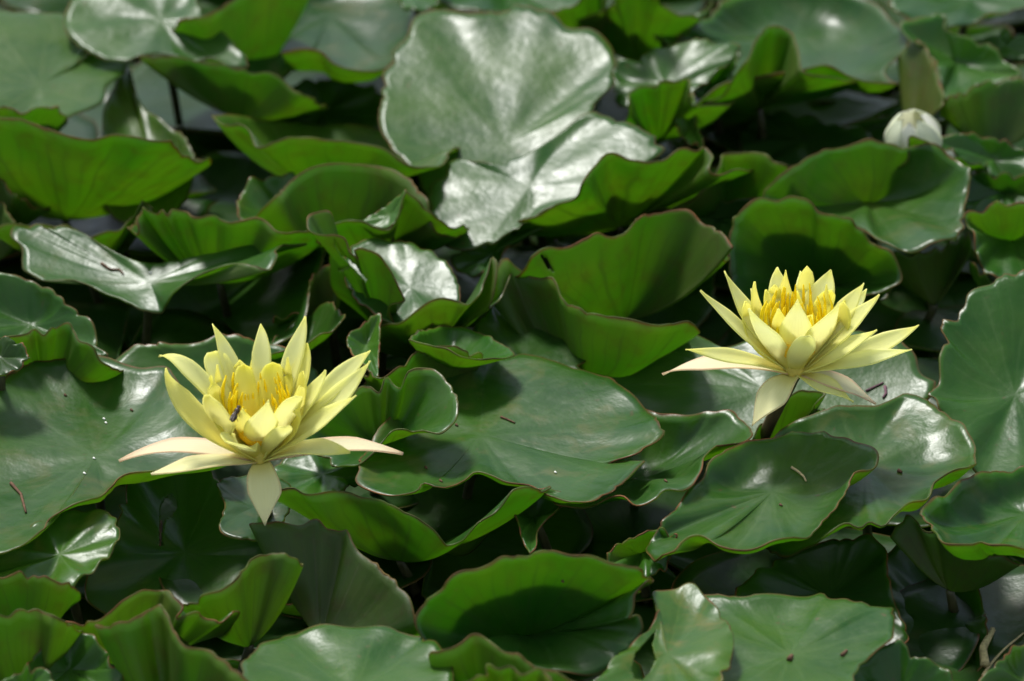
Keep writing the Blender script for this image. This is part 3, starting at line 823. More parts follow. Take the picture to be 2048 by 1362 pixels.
T('green leaf on the right edge with raised wavy front rim', (2050, 1030, 4.2), 5.6, 6.6,
  [(1840, 1022), (1870, 1000), (1920, 965), (1952, 950), (1990, 942), (2048, 935), (2130, 930), (2200, 1000), (2160, 1092), (2048, 1095), (1986, 1092), (1962, 1080), (1940, 1088), (1892, 1086), (1862, 1050)], p=4.0, tint=(.95, 1.1, .9))
U('vivid green underside with white lip below the wavy raised rim', (1900, 1180, 2.2), 4.9,
  [(1782, 1066, 4.5), (1800, 1046), (1822, 1034, 5.2), (1850, 1062), (1872, 1066), (1892, 1086), (1960, 1100, 5)])
# ---- near rows
T('shade-tinted leaf pierced by an oval hole beneath the left sepals', (370, 1105, 1.0), 3.2, .6,  # shade from the leaf above is partly in the tint
  [(180, 1130), (235, 1045), (270, 962), (330, 937), (400, 932), (440, 960), (470, 1000), (530, 1080), (556, 1118), (500, 1170), (440, 1215), (360, 1235), (260, 1235), (180, 1210)], p=1.4, tint=(.8, .9, .7), res=(300, 44),
  holes=[[(320, 1012), (330, 997), (342, 990), (352, 1000), (354, 1016), (345, 1032), (331, 1040), (324, 1070), (327, 1092), (318, 1092), (318, 1050)]])
T('dark torn leaf piece beside the hanging sepal', (510, 1015, 3.6), 4.6, 3.6,
  [(440, 962), (500, 952), (565, 962), (568, 1040), (530, 1078), (482, 1080), (452, 1070), (450, 1010)], tint=(.75, .8, .8), amp=.6, wave=.4, plane=(-.12, -.05, .1))
T('smooth pale green leaf lobe under the very large left leaf', (120, 1110, 4.4), 4.9, 4.6,
  [(90, 1042), (130, 1026), (176, 1022), (196, 1019), (221, 1030), (236, 1055), (238, 1072), (226, 1100), (200, 1130), (166, 1155), (140, 1171), (70, 1165), (-20, 1160), (-60, 1120), (10, 1085)], p=1.3, tint=(1.35, 1.25, 1.0))
U('olive green upturned leaf in the near left corner', (40, 1290, 2.4), 5.9, [(-80, 1160), (-30, 1148), (0, 1150), (50, 1150), (100, 1158), (141, 1171, 5.4)], tint=(1.05, .95, .9))
T('pale leaf behind the hanging front sepal', (645, 950, 2.9), 3.8, 2.6,
  [(555, 930), (600, 905), (680, 900), (740, 930), (720, 960), (640, 1000), (580, 1000), (548, 970)], plane=(0, -.05, .2), tint=(1.4, 1.35, 1.2))
U('long upturned green leaf with wavy rim and dipping pale tip', (800, 1120, 2.2), 6.0,
  [(556, 988, 5.4), (590, 978), (606, 985), (660, 982), (692, 985), (730, 995), (776, 1006), (820, 1030, 5.7), (860, 1056, 5.2), (892, 1086, 4.5, 1), (922, 1080, 4.6), (960, 1050, 5.2), (1000, 1010, 5.8), (1026, 984, 6.2), (1062, 978, 6.1), (1092, 976, 5.8)], p=1.35)
T('small pale funnel shaped leaf under the wide flat leaf', (1070, 1035, 3.6), 4.6, 4.2,
  [(1020, 1012), (1035, 1040), (1045, 1080), (1060, 1108, None, 1), (1068, 1100), (1076, 1060), (1112, 1022), (1138, 990), (1090, 978)], tint=(1.5, 1.35, 1.4), amp=.3, wave=.4)
U('shade-tinted olive leaf with straight rising right edge', (640, 1285, 2.0), 5.4,  # tint carries the shade on this underside
  [(500, 1048, 5), (545, 1046), (600, 1048), (626, 1040), (652, 1056), (686, 1055), (702, 1082), (742, 1122, 5.2), (790, 1165, 4.9), (820, 1200, 4.6), (832, 1245, 4)], p=1.3, tint=(.75, .75, .8))
U('green upright leaf with ragged left tip near the hanging sepal', (500, 1290, 2.2), 6.2,
  [(424, 1186, 5.8), (470, 1160), (486, 1140), (510, 1115), (546, 1107), (580, 1112), (597, 1120, 6)], tint=(1, .95, .9))
T('mid green leaf with torn corner below the bumpy leaf', (1285, 1105, 3.2), 4.6, 3.4,
  [(1215, 1110), (1256, 1080), (1280, 1070), (1320, 1058), (1336, 1065), (1353, 1078, None, 1), (1341, 1095), (1342, 1112), (1310, 1150), (1230, 1150)], tint=(1.1, 1.2, .9), amp=.6)
T('big shaded leaf with bright rim and ragged right end', (1050, 1275, 3.0), 8.6, 4.0,
  [(831, 1242), (846, 1210), (870, 1181), (900, 1160), (940, 1140), (990, 1124), (1030, 1110), (1066, 1105), (1110, 1105), (1150, 1112), (1200, 1115), (1236, 1125), (1271, 1140), (1307, 1161, 6.5, 1), (1285, 1173), (1270, 1186, None, 1), (1266, 1220), (1258, 1238, None, 1), (1276, 1232), (1286, 1256), (1262, 1290), (1240, 1320), (1195, 1346), (1120, 1346), (1060, 1330), (1000, 1312), (930, 1300), (870, 1298)], p=1.7, tint=(.9, 1, .95), res=(200, 16), backing=('unseen leaf added to shade the big leaf with ragged right end', .9, .012, .009))
U('curling green leaf with pale inner lip in the near left corner', (265, 1330, 2.4), 6.0,
  [(128, 1238, 5.2), (165, 1251, 5.0), (205, 1236, 5.3), (246, 1200), (290, 1182), (326, 1176), (350, 1199), (366, 1213), (352, 1232, 5.8), (400, 1228, 5.4), (440, 1243, 5.2), (468, 1224, 5.3)], tint=(1.1, 1, .95))
U('bright green leaf peak rising from the near edge', (340, 1470, 2.0), 7.0,
  [(190, 1250, 6.4), (240, 1248), (276, 1235), (300, 1216), (320, 1205, 7.3), (334, 1230), (350, 1266), (372, 1290), (410, 1300), (452, 1326), (492, 1356), (540, 1410, 6)], p=1.35)
U('dark green upturned leaf along the left edge', (50, 1400, 2.2), 6.6, [(-80, 1250), (-40, 1236), (0, 1232), (40, 1222), (80, 1220), (110, 1235), (137, 1247, 6)], tint=(.9, .95, .85))
T('dark leaf with light torn edge at the near left', (140, 1340, 3.6), 5.0, 3.8,
  [(90, 1290), (140, 1266), (181, 1270), (200, 1290), (223, 1311), (218, 1326), (241, 1342), (243, 1390), (140, 1430), (40, 1410), (50, 1340)], tint=(1, 1.05, .9))
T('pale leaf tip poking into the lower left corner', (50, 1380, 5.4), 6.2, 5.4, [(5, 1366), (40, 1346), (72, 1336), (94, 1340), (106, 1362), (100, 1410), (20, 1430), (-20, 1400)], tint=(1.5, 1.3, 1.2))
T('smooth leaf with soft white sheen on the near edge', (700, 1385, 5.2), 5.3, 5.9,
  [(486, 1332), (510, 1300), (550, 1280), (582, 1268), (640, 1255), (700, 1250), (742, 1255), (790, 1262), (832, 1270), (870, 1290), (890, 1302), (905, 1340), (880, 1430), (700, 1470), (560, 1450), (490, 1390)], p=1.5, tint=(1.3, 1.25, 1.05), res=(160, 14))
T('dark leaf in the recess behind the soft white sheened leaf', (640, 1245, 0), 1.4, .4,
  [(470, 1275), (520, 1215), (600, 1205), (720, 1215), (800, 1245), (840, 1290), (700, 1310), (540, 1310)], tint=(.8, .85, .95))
U('bright green leaf rim sweeping along the near edge', (975, 1460, 2.4), 6.9, [(880, 1302, 6.4), (920, 1285), (946, 1272), (1000, 1294), (1060, 1326), (1120, 1352), (1190, 1372)])
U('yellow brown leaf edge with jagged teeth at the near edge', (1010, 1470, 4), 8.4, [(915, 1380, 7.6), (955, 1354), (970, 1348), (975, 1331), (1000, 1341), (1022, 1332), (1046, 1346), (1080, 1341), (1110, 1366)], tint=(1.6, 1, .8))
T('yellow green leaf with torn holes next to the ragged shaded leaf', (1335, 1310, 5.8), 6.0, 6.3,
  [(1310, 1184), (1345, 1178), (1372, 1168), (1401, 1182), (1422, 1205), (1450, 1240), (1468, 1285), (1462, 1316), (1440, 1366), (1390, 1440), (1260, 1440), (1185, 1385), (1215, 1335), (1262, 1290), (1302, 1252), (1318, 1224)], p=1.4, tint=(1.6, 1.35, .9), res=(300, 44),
  holes=[[(1262, 1340), (1270, 1305), (1290, 1285), (1305, 1268), (1312, 1262), (1305, 1290), (1312, 1318), (1300, 1345), (1285, 1362), (1268, 1358)]])
T('leaf with olive brown marks on the near edge, below the dark recess', (1580, 1310, 4.9), 4.9, 5.7,
  [(1375, 1200, 4.6), (1420, 1188), (1480, 1196), (1560, 1190), (1620, 1190), (1645, 1184), (1661, 1200), (1700, 1205), (1742, 1215), (1786, 1213, None, 1), (1788, 1250), (1780, 1286), (1740, 1311), (1712, 1342), (1695, 1410), (1600, 1450), (1450, 1440), (1380, 1320)], p=1.3, tint=(1.25, 1.2, 1.1), res=(160, 14))
T('glossy leaf with white shine poking up at the near right', (1800, 1375, 3.4), 5.0, 3.4,
  [(1690, 1365), (1740, 1312), (1770, 1291), (1800, 1285), (1822, 1306), (1850, 1320), (1882, 1332), (1906, 1356), (1920, 1410), (1800, 1450), (1690, 1430)], p=1.4, tint=(1.1, 1.1, 1.3))
T('shade-tinted broad leaf in the recess under the wavy raised rim', (1660, 1190, 1.8), 3.4, 1.8,  # recess shade is put into the leaf's tint
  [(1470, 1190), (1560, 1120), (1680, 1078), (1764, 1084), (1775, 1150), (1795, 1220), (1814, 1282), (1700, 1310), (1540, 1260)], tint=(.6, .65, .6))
T('shade-tinted broad leaf in the recess at the near right', (1890, 1230, 0), 1.6, 0,  # dark tint paints the shade of the recess
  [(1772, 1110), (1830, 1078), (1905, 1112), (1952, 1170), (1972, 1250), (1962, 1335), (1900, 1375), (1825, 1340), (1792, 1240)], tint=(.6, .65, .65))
T('shade-tinted leaf far down at the right edge of the recess', (2030, 1190, -1), .2, -1, [(1930, 1160), (1990, 1130), (2060, 1140), (2120, 1200), (2080, 1280), (1990, 1280), (1940, 1230)], tint=(.6, .65, .75))  # tint darkened for the shade down here
T('olive leaf in the lower right corner with a thin twig lying over it', (2050, 1360, 3.0), 4.4, 3.2, [(1955, 1372), (2000, 1322), (2048, 1284), (2120, 1262), (2180, 1330), (2120, 1420), (1980, 1430)], tint=(1.1, 1, .8))

# ---- low leaves under and around the others
FILL = 'shade-tinted lily leaf lying low on the water under the upright leaves'
FILL2 = 'lily leaf of the patch beyond the two open flowers'
frng = np.random.RandomState(7)


def low_leaf(x, y, h, rad, label, group, tilt=0.0, tint=(.55, .6, .55)):  # default tint puts the gap shade into the leaf colour
    n = 12
    rim, cor = [], []
    a0 = frng.uniform(0, 6.28)
    tx, ty = frng.uniform(-1, 1) * tilt, frng.uniform(-1, .3) * tilt
    for k in range(n):
        a = a0 + 2 * math.pi * k / n
        r = rad * (1 + frng.uniform(-.07, .07))
        dx, dy = r * math.cos(a), r * math.sin(a)
        z = h - tx * dx - ty * dy + frng.uniform(0, 1.0)
        z = max(z, -4.2)
        if k == 0:
            for rr, da in ((1, -.10), (.12, 0), (1, .10)):
                q = np.array((x + r * rr * math.cos(a + da), y + r * rr * math.sin(a + da), z)) * .01
                rim.append(q)
                cor.append(True)
            continue
        rim.append(np.array((x + dx, y + dy, z)) * .01)
        cor.append(False)
    build_leaf(label, np.array((x, y, h)) * .01, rim, cor, p=1.6, tint=tint, group=group, res=(84, 8))


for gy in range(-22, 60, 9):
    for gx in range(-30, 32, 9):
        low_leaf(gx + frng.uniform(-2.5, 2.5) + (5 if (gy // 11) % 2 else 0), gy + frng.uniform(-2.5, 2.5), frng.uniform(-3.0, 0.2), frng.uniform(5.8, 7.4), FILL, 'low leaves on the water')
for gy in range(-36, 86, 12):
    for gx in range(-66, 67, 12):
        lim = 30 + (gy + 25) * .1
        if (abs(gx) < lim and -26 < gy < 46):
            continue
        ax, ay, az = gx + frng.uniform(-3, 3), gy + frng.uniform(-3, 3), frng.uniform(0, 5)
        lo, hi = project(np.array((ax - 9, ay - 9, az)) * .01), project(np.array((ax + 9, ay + 9, az + 2)) * .01)
        if hi[0] > 0 and lo[0] < 2048 and lo[1] > 0 and hi[1] < 1362:
            continue
        low_leaf(ax, ay, az, frng.uniform(6, 8), FILL2, 'leaves outside the flowers', .3, (1, 1, 1))

# ------------------------------------------------------------------ flowers
def width_profile(s, rnd):
    s = np.asarray(s)
    rise = 0.52 + 0.48 * np.sin(np.pi / 2 * np.clip(s / 0.58, 0, 1)) ** 1.1
    x = np.clip((s - 0.58) / 0.42, 0, 1)
    fall = np.sqrt(np.clip(1 - x ** 2.6, 0, 1)) if rnd else (1 - x ** 1.2) ** 1.05
    return np.maximum(np.where(s < 0.58, rise, fall), 0.035)


PET_N = [0]


def petal(name, root, B, P0, V, P2, hw, mat, rnd=False, cup=0.35, tint=(1, 1, 1), roll=0.0, top=None, calm=False):
    PET_N[0] += 1
    rng = np.random.RandomState(500 + PET_N[0])
    NS, NU = 16, 8
    s = np.linspace(0, 1, NS)[:, None]
    P1 = 2 * V - 0.5 * (P0 + P2)
    sp = (1 - s) ** 2 * P0 + 2 * s * (1 - s) * P1 + s ** 2 * P2
    Tn = np.gradient(sp, axis=0)
    Tn /= np.linalg.norm(Tn, axis=1)[:, None]
    A0 = B + np.array((0, 0, 0.07)) if top is None else top
    n = A0 - sp
    n -= (n * Tn).sum(1)[:, None] * Tn
    n /= np.linalg.norm(n, axis=1)[:, None] + 1e-9
    w = np.cross(Tn, n)
    if top is None and name == 'petal':          # outer petals twist a little so that their faces spread open
        wf = np.cross(Tn, np.array((0.0, -0.8, 0.6)))
        wf *= np.sign((wf * w).sum(1))[:, None]
        w = w + 0.8 * wf
        w /= np.linalg.norm(w, axis=1)[:, None] + 1e-9
        n = np.cross(w, Tn)
    if roll:
        a = roll
        n, w = n * math.cos(a) + w * math.sin(a), w * math.cos(a) - n * math.sin(a)
    wp = width_profile(s[:, 0], rnd) * hw
    u = np.linspace(-1, 1, NU + 1)
    twist = rng.uniform(-0.25, 0.25)
    wav = rng.uniform(0, 6.28)
    if calm:
        twist = 0
    G = []
    for i in range(NS):
        si = s[i, 0]
        edge = cup * wp[i] * (1.25 - 0.8 * si)
        for uu in u:
            lift = edge * uu * uu + twist * wp[i] * uu * si ** 2 + 0.0005 * math.sin(wav + 7 * si + 2 * uu) * abs(uu)
            G.append(sp[i] + w[i] * (uu * wp[i] * (1 + 0.05 * math.sin(9 * si + wav + (3 if uu > 0 else 0)))) + n[i] * lift)
    G = np.array(G)
    faces, uvs = [], []
    m = NU + 1
    for i in range(NS - 1):
        for j in range(NU):
            faces.append((i * m + j, i * m + j + 1, (i + 1) * m + j + 1, (i + 1) * m + j))
            uvs.append([((a) / NU, b / (NS - 1)) for a, b in ((j, i), (j + 1, i), (j + 1, i + 1), (j, i + 1))])
    nr = np.zeros_like(G)
    F = np.array(faces)
    fn = np.cross(G[F[:, 1]] - G[F[:, 0]], G[F[:, 3]] - G[F[:, 0]])
    for k in range(4):
        np.add.at(nr, F[:, k], fn)
    nr /= np.linalg.norm(nr, axis=1)[:, None] + 1e-15
    o = shell(name, G, faces, nr, 0.0006, [mat], root, uvs)
    o.color = tuple(tint) + (1,)
    return o


def flower(label, bx, by, bh, petals, sepals, stalk_px, seed, group='open yellow flowers'):
    B = at_h(bx, by, bh)
    root = thing('water_lily_flower', (B[0], B[1], -0.045), label, 'flower')
    rng = np.random.RandomState(seed)
    for kind, rows in (('petal', petals), ('sepal', sepals)):
        for r in rows:
            tip, via, dy, hw, mat, rnd = r[:6]
            kw = r[6] if len(r) > 6 else {}
            P2 = at_y(tip[0], tip[1], B[1] + dy * 0.01)
            V = at_y(via[0], via[1], B[1] + dy * 0.0055)
            d = V - B
            d[2] *= 0.4
            d /= np.linalg.norm(d) + 1e-9
            P0 = B + d * 0.0035 + np.array((0, 0, 0.0 if kind == 'sepal' else 0.0008))
            petal(kind, root, B, P0, V, P2, hw * (0.0077 if kind == 'petal' else 0.0098), mat, rnd, **kw)
    for j in range(13):
        a = 2 * math.pi * (j + .5) / 13 + rng.uniform(-.15, .15)
        if math.sin(a) < -.15:
            continue
        o = np.array((math.cos(a), math.sin(a), 0))
        hh = rng.uniform(.036, .046)
        rr_ = rng.uniform(.017, .024)
        petal('petal', root, B, B + o * .005 + np.array((0, 0, .004)), B + o * rr_ * .95 + np.array((0, 0, hh * .5)), B + o * rr_ * 1.1 + np.array((0, 0, hh)),
              rng.uniform(.0042, .0058), M_PETY, j % 2 == 0, .35, (1, 1, 1.3))
    # stigma disc: a shallow ribbed dish
    k, rings = 26, [(0.0, 0.0165), (0.0035, 0.0163), (0.0065, 0.0175), (0.0090, 0.0195), (0.0100, 0.019), (0.0095, 0.013), (0.006, 0.009), (0.003, 0.006)]
    Vv, Ff = [], []
    for ri, (rr, zz) in enumerate(rings):
        for j in range(k):
            a = 2 * math.pi * j / k
            rb = rr * (1 + (0.07 if j % 2 and ri in (2, 3, 4) else 0))
            Vv.append(B + np.array((rb * math.cos(a), rb * math.sin(a), zz)))
    for i in range(len(rings) - 1):
        for j in range(k):
            Ff.append((i * k + j, i * k + (j + 1) % k, (i + 1) * k + (j + 1) % k, (i + 1) * k + j))
    mesh_obj('stigma_disc', Vv, Ff, M_DISC, root)
    # stamens in three whorls, the outer ones taller and broader
    for whorl, (cnt, r0, r1, h0, h1) in enumerate(((30, .0075, .0155, .034, .042), (28, .0065, .0125, .030, .038), (26, .0055, .0095, .026, .033))):
        for j in range(cnt):
            a = 2 * math.pi * (j + 0.33 * whorl) / cnt + rng.uniform(-.12, .12)
            rr, hh = rng.uniform(r0 * 1.5, r1 * 1.08), rng.uniform(h0, h1)
            if math.sin(a) < -.45:
                continue
            if math.sin(a) < -0.1:
                hh *= 0.72
                rr *= .55
            o = np.array((math.cos(a), math.sin(a), 0))
            s = np.linspace(0, 1, 8)[:, None]
            p0 = B + o * r0 * .55 + np.array((0, 0, .009))
            p1 = B + o * (rr * 1.35) + np.array((0, 0, hh * .55))
            p2 = B + o * rr * rng.uniform(.8, 1.05) + np.array((0, 0, hh))
            P = (1 - s) ** 2 * p0 + 2 * s * (1 - s) * p1 + s ** 2 * p2
            rad = np.array([.0009, .0012, .0014, .0015, .0014, .0012, .0009, .0004]) * rng.uniform(.85, 1.1)
            Vv, Ff = tube(P, rad, 6, flat=0.55)
            mesh_obj('stamen', Vv, Ff, M_STAMEN, root)
    k, rings = 16, [(0.0028, -0.0020), (0.0040, -0.0004), (0.0050, 0.0030), (0.0052, 0.0080)]
    Vv, Ff = [], []
    for rr_, zz in rings:
        for j in range(k):
            a = 2 * math.pi * j / k
            Vv.append(B + np.array((rr_ * math.cos(a), rr_ * math.sin(a), zz)))
    for i in range(len(rings) - 1):
        for j in range(k):
            Ff.append((i * k + j, i * k + (j + 1) % k, (i + 1) * k + (j + 1) % k, (i + 1) * k + j))
    Ff.append(tuple(range(k - 1, -1, -1)))
    mesh_obj('receptacle', Vv, Ff, M_RECEP, root)
    # receptacle under the petals and the stalk down into the water
    pts = [B + np.array((0, 0, .001))] + [at_h(*q) for q in stalk_px]
    P = np.array(pts)
    tt = np.linspace(0, 1, len(P))
    t2 = np.linspace(0, 1, 24)
    Ps = np.stack([np.interp(t2, tt, P[:, k]) for k in range(3)], 1)
    for _ in range(4):
        Ps[1:-1] = (Ps[:-2] + 2 * Ps[1:-1] + Ps[2:]) / 4
    rad = np.full(24, .0031)
    rad[:3] = (.0030, .0036, .0034)
    Vv, Ff = tube(Ps, rad, 10)
    mesh_obj('flower_stalk', Vv, Ff, M_FSTALK, root)
    return root, B


Y, P_ = M_PETY, M_PET
WH = {'tint': (1.04, 1.06, 1.25)}
left_petals = [
    ((425, 648), (466, 745), 3.0, .58, P_, False), ((317, 713), (392, 752), 1.4, .62, P_, False), ((522, 649), (524, 730), 3.4, .58, P_, False),
    ((611, 633), (584, 730), 3.0, .66, P_, False), ((614, 686), (594, 770), 2.0, .78, Y, False, {'tint': (1, 1, 1.6)}), ((431, 702), (448, 770), 2.2, .82, P_, True),
    ((741, 701), (668, 772), 1.0, .72, P_, False), ((740, 722), (668, 806), -.2, .80, P_, False), ((651, 740), (618, 800), .6, .62, P_, False),
    ((712, 791), (638, 846), -1.2, .72, P_, False), ((332, 737), (375, 822), -.1, 1.0, Y, False, {'tint': (1, 1, 1.7)}), ((488, 729), (494, 790), 1.5, .62, Y, True),
    ((545, 724), (542, 790), 1.8, .70, Y, True), ((576, 748), (566, 800), 1.5, .40, Y, True), ((427, 769), (448, 825), .4, .55, Y, True),
    ((420, 791), (446, 856), -1.2, .98, Y, True, {'tint': (1, 1, 1.8)}), ((485, 817), (495, 862), -1.4, .75, Y, False), ((537, 801), (522, 866), -2.2, .98, P_, False, {'cup': .5}),
    ((593, 792), (568, 846), -1.0, .88, P_, True), ((574, 852), (552, 884), -2.4, .62, P_, True, {'cup': .6}), ((452, 884), (480, 894), -2.6, .95, P_, True, {'cup': .5}),
]
left_sepals = [
    ((238, 922), (360, 896), 1.2, .85, M_SEPP, False, {'cup': .25}), ((302, 948), (405, 930), -2.4, .80, M_SEP, False, {'cup': .25}), ((530, 1051), (527, 975), -2.6, .80, M_SEP, False, {'cup': .2}),
    ((806, 908), (690, 894), .9, .80, M_SEPP, False, {'cup': .25}), ((700, 905), (620, 900), -1.4, .75, M_PET, False, {'cup': .3}),
]
LF, LB = flower('open yellow water lily with a dark insect sitting among its orange stamens', 520, 918, 7.6, left_petals, left_sepals,
                [(524, 955, 6.2), (530, 1010, 4.6), (538, 1060, 1.5), (543, 1150, -7)], 3)
right_petals = [
    ((1401, 581), (1470, 650), -.4, .58, P_, False), ((1449, 542), (1497, 632), .9, .70, P_, False), ((1502, 577), (1525, 640), 1.5, .38, P_, False),
    ((1554, 535), (1561, 610), 3.0, .80, P_, False), ((1600, 543), (1604, 610), 3.3, .55, P_, False, WH), ((1662, 540), (1636, 612), 2.6, .95, P_, False),
    ((1728, 566), (1682, 634), 1.2, .72, P_, False), ((1733, 578), (1688, 640), 2.0, .55, P_, False, WH), ((1759, 589), (1702, 650), 0.0, .72, P_, False),
    ((1754, 660), (1688, 700), -1.4, .70, P_, False), ((1838, 650), (1752, 693), .3, .66, P_, False), ((1824, 699), (1724, 720), -1.0, .55, P_, False, WH),
    ((1371, 699), (1472, 716), -1.0, .52, P_, False), ((1497, 618), (1540, 686), -1.8, .85, P_, False, WH), ((1595, 600), (1590, 668), -1.4, .95, P_, False, {'cup': .3}),
    ((1532, 579), (1545, 640), 1.2, .55, Y, False), ((1595, 582), (1588, 640), 1.9, .75, Y, False), ((1556, 618), (1566, 676), -.5, .9, Y, False),
    ((1618, 671), (1600, 712), -2.2, .74, P_, True, {'cup': .3, 'tint': (1.02, 1.04, 1.2)}), ((1677, 610), (1642, 674), -1.2, 1.1, P_, False), ((1664, 580), (1636, 640), 1.5, .65, Y, True),
    ((1690, 601), (1660, 652), 1.0, .45, Y, False), ((1624, 630), (1610, 680), .2, .55, Y, True),
]
right_sepals = [
    ((1325, 749), (1430, 728), .6, .72, M_SEPP, False, {'cup': .2}), ((1504, 852), (1548, 790), -2.8, .82, M_SEP, False, {'cup': .2}),
    ((1752, 808), (1682, 770), -.9, .80, M_SEPP, False, {'cup': .2}), ((1707, 804), (1648, 772), -1.9, .72, M_PET, False, {'cup': .25}),
]
RF, RB = flower('open yellow water lily without insect, raised on a visible brown stem', 1590, 746, 8.2, right_petals, right_sepals,
                [(1580, 770, 7.2), (1555, 815, 5.6), (1528, 870, 3.6), (1505, 930, 0.5), (1488, 1050, -7)], 11)


# ---- the closed white bud
def bud():
    B = at_h(1832, 318, 5.4)
    root = thing('water_lily_bud', (B[0], B[1], -0.045), 'closed white water lily bud peeking between leaves', 'flower bud')
    tipc = at_h(1822, 232, 8.3)
    ax = tipc - B
    k = ax / np.linalg.norm(ax)
    e1 = np.cross(k, (0, 1, 0))
    e1 /= np.linalg.norm(e1)
    e2 = np.cross(k, e1)
    NS, NU = 14, 8
    for i in range(7):
        a = 2 * math.pi * i / 7 + .4
        inner = i % 2
        G = []
        for si in np.linspace(0, 1, NS):
            rho = .0150 * math.sin(math.pi * (.10 + .84 * si)) ** .75 * (1.0 - .05 * inner)
            wd = .62 * float(width_profile([si], True)[0])
            for uu in np.linspace(-1, 1, NU + 1):
                f = a + wd * uu
                G.append(B + ax * si + (e1 * math.cos(f) + e2 * math.sin(f)) * (rho + .0009 * abs(uu) * si))
        G = np.array(G)
        m = NU + 1
        faces = [(p * m + j, p * m + j + 1, (p + 1) * m + j + 1, (p + 1) * m + j) for p in range(NS - 1) for j in range(NU)]
        uvs = [[(x / NU, y / (NS - 1)) for x, y in ((j, p), (j + 1, p), (j + 1, p + 1), (j, p + 1))] for p in range(NS - 1) for j in range(NU)]
        F = np.array(faces)
        fn = np.cross(G[F[:, 1]] - G[F[:, 0]], G[F[:, 3]] - G[F[:, 0]])
        nr = np.zeros_like(G)
        for q in range(4):
            np.add.at(nr, F[:, q], fn)
        nr /= np.linalg.norm(nr, axis=1)[:, None] + 1e-15
        o = shell('petal' if inner else 'sepal', G, faces, nr, .0006, [M_BUD], root, uvs)
        o.color = (1, 1, 1, 1) if inner else (.88, .93, .80, 1)
    s = np.linspace(0, 1, 8)[:, None]
    Vv, Ff = tube(np.array((B[0], B[1] + .01, -.07)) * (1 - s) + (B + np.array((0, 0, .002))) * s, .003, 8)
    mesh_obj('flower_stalk', Vv, Ff, M_FSTALK, root)


M_BUD = petal_material('bud_white', (0.62, 0.62, 0.40, 1), (0.80, 0.80, 0.70, 1), (0.82, 0.82, 0.74, 1), (0.8, 0.8, 0.7, 1), .1)
bud()

# ------------------------------------------------------------------ small things lying on the leaves
bvh = []
for root, bl in LEAVES[:len(LEAVES)]:
    me = bl.data
    off = root.location
    bvh.append(BVHTree.FromPolygons([v.co + off for v in me.vertices], [tuple(p.vertices) for p in me.polygons]))


def drop(px, py):
    d = Vector(ray(px, py)).normalized()
    best = None
    for b in bvh:
        hit, nrm, idx, dist = b.ray_cast(Vector(CP), d)
        if hit is not None and (best is None or dist < best[2]):
            if nrm.dot(d) > 0:
                nrm = -nrm
            best = (hit, nrm, dist)
    return best


def debris(label, pts, rad, mat, cat='twig', name='twig'):
    P = []
    for q in pts:
        h = drop(*q)
        if h is None:
            return
        P.append(np.array(h[0] + h[1] * (rad * .6)))
    P = np.array(P)
    if len(P) > 2:
        t = np.linspace(0, 1, len(P))
        t2 = np.linspace(0, 1, 9)
        P = np.stack([np.interp(t2, t, P[:, k]) for k in range(3)], 1)
    rr = np.linspace(1, .6, len(P)) * rad
    c = P.mean(0)
    V, F = tube(P, rr, 5)
    o = mesh_obj(name, V - c, F, mat)
    o.location = c
    o['label'] = label
    o['category'] = cat
    return o


debris('short brown twig lying on the very large left leaf', [(22, 968), (42, 990), (52, 1027)], .0009, M_TWIG)
debris('thin brown twig lying across the long silvery leaf', [(203, 527), (220, 540), (240, 540), (247, 550)], .0008, M_TWIG)
debris('small brown stick on the wide flat leaf between the flowers', [(1002, 835), (1015, 840), (1030, 847)], .0007, M_TWIG)
debris('bent straw bit on the speckled leaf', [(1583, 936), (1596, 944), (1608, 955), (1612, 964)], .0008, M_STRAW)
debris('purple brown twig on the shiny leaf below the flower', [(1732, 783), (1750, 774), (1767, 766)], .0007, M_PURPLE)
debris('purple brown scrap at the torn edge of the shiny leaf', [(1770, 774), (1772, 788), (1766, 797)], .0009, M_PURPLE)
debris('brown scar strip hanging below the oval hole', [(322, 1045), (322, 1070), (320, 1092)], .0009, M_TWIG)
debris('tiny reddish scrap on the rounded leaf', [(1797, 944), (1803, 947)], .0012, M_TWIG, 'scrap', 'leaf_scrap')
debris('dark fleck on the near edge leaf with olive marks', [(1578, 1322), (1584, 1314)], .0014, M_TWIG, 'scrap', 'leaf_scrap')
debris('brown streak on the near edge leaf with olive marks', [(1684, 1313), (1694, 1303)], .0010, M_TWIG, 'scrap', 'leaf_scrap')
debris('thin twig reaching over the lower right corner leaf', [(1965, 1352), (1985, 1325), (2010, 1298), (2047, 1268)], .0008, M_STRAW)
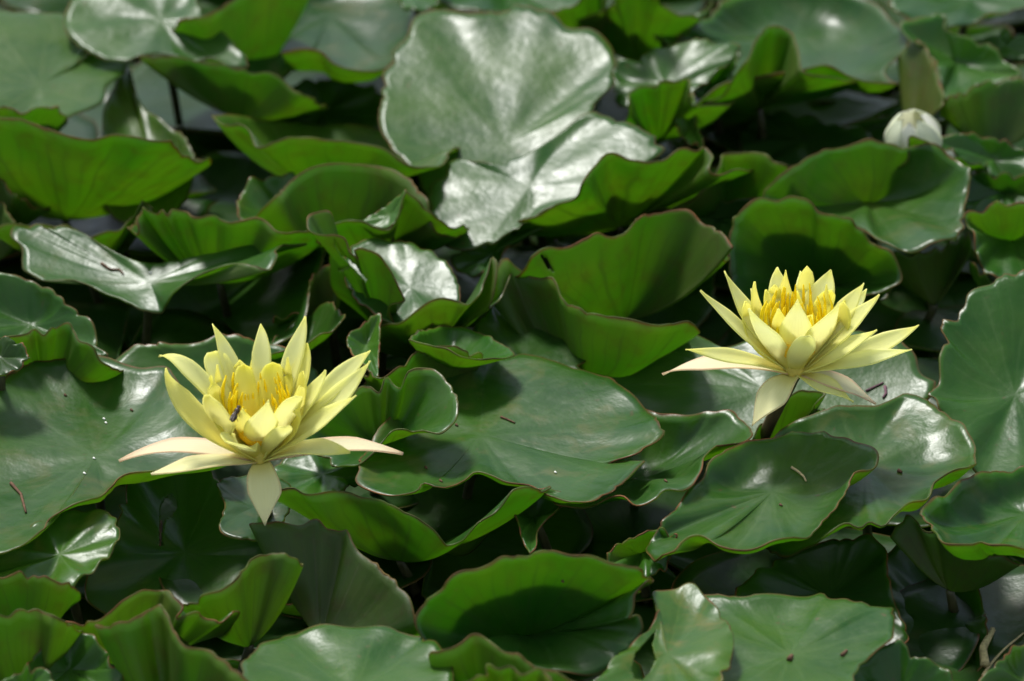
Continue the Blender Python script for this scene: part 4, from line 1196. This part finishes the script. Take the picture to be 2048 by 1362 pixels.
debris('dried leaf sliver beside the thin twig', [(1966, 1330), (1968, 1300), (1984, 1264)], .0024, M_STRAW, 'scrap', 'leaf_scrap')
for i, (x, y) in enumerate(((207, 838), (211, 846), (187, 917), (168, 947), (1110, 945), (300, 545))):
    debris('tiny white fleck on a green leaf', [(x, y), (x + 3, y + 2)], .0006, M_WHITE, 'fleck', 'white_fleck')
for x, y in ((129, 790), (353, 812), (262, 820), (912, 850), (880, 962), (1124, 1160), (850, 935), (1330, 962), (1560, 1010)):
    debris('tiny brown speck on a green leaf', [(x, y), (x + 4, y + 3)], .0007, M_TWIG, 'speck', 'leaf_speck')
for o in bpy.data.objects:
    if o.name.startswith('white_fleck'):
        o['group'] = 'white flecks on leaves'
    if o.name.startswith('leaf_speck'):
        o['group'] = 'brown specks on leaves'


# ---- the insect
def insect():
    c = at_y(470, 830, LB[1] - .012)
    root = thing('insect', tuple(c), 'small dark insect among the orange stamens', 'insect')
    d = np.array((.35, .5, .6))
    d /= np.linalg.norm(d)
    P = np.array([c + d * k for k in (-.0035, -.0028, -.0012, .0002, .0008, .0018, .0028, .0034, .0042, .0048)])
    V, F = tube(P, [.0003, .0011, .0016, .0013, .0008, .0013, .0013, .0007, .0011, .0004], 8)
    mesh_obj('body', V, F, M_INSECT, root)
    for s in (-1, 1):
        side = np.cross(d, (0, 0, 1)) * s
        up = np.array((-.2, -.6, .5))
        b = c + d * .0022 + up * .0015
        wv = [b, b - d * .0030 + side * .0016 + up * .0008, b - d * .0055 + side * .0013 + up * .0006, b - d * .0052 + side * .0003 + up * .0006]
        lo = [p + np.array((0, 0, -.00008)) for p in wv]
        mesh_obj('wing', wv + lo, [(0, 1, 2, 3), (7, 6, 5, 4), (0, 4, 5, 1), (1, 5, 6, 2), (2, 6, 7, 3), (3, 7, 4, 0)], M_WING, root)
        for k in (-.001, .001, .0026):
            p0 = c + d * k
            V, F = tube([p0, p0 + side * .002 + np.array((0, -.0004, .0004)), p0 + side * .003 + np.array((0, 0, -.0016))], .00014, 4)
            mesh_obj('leg', V, F, M_INSECT, root)


insect()
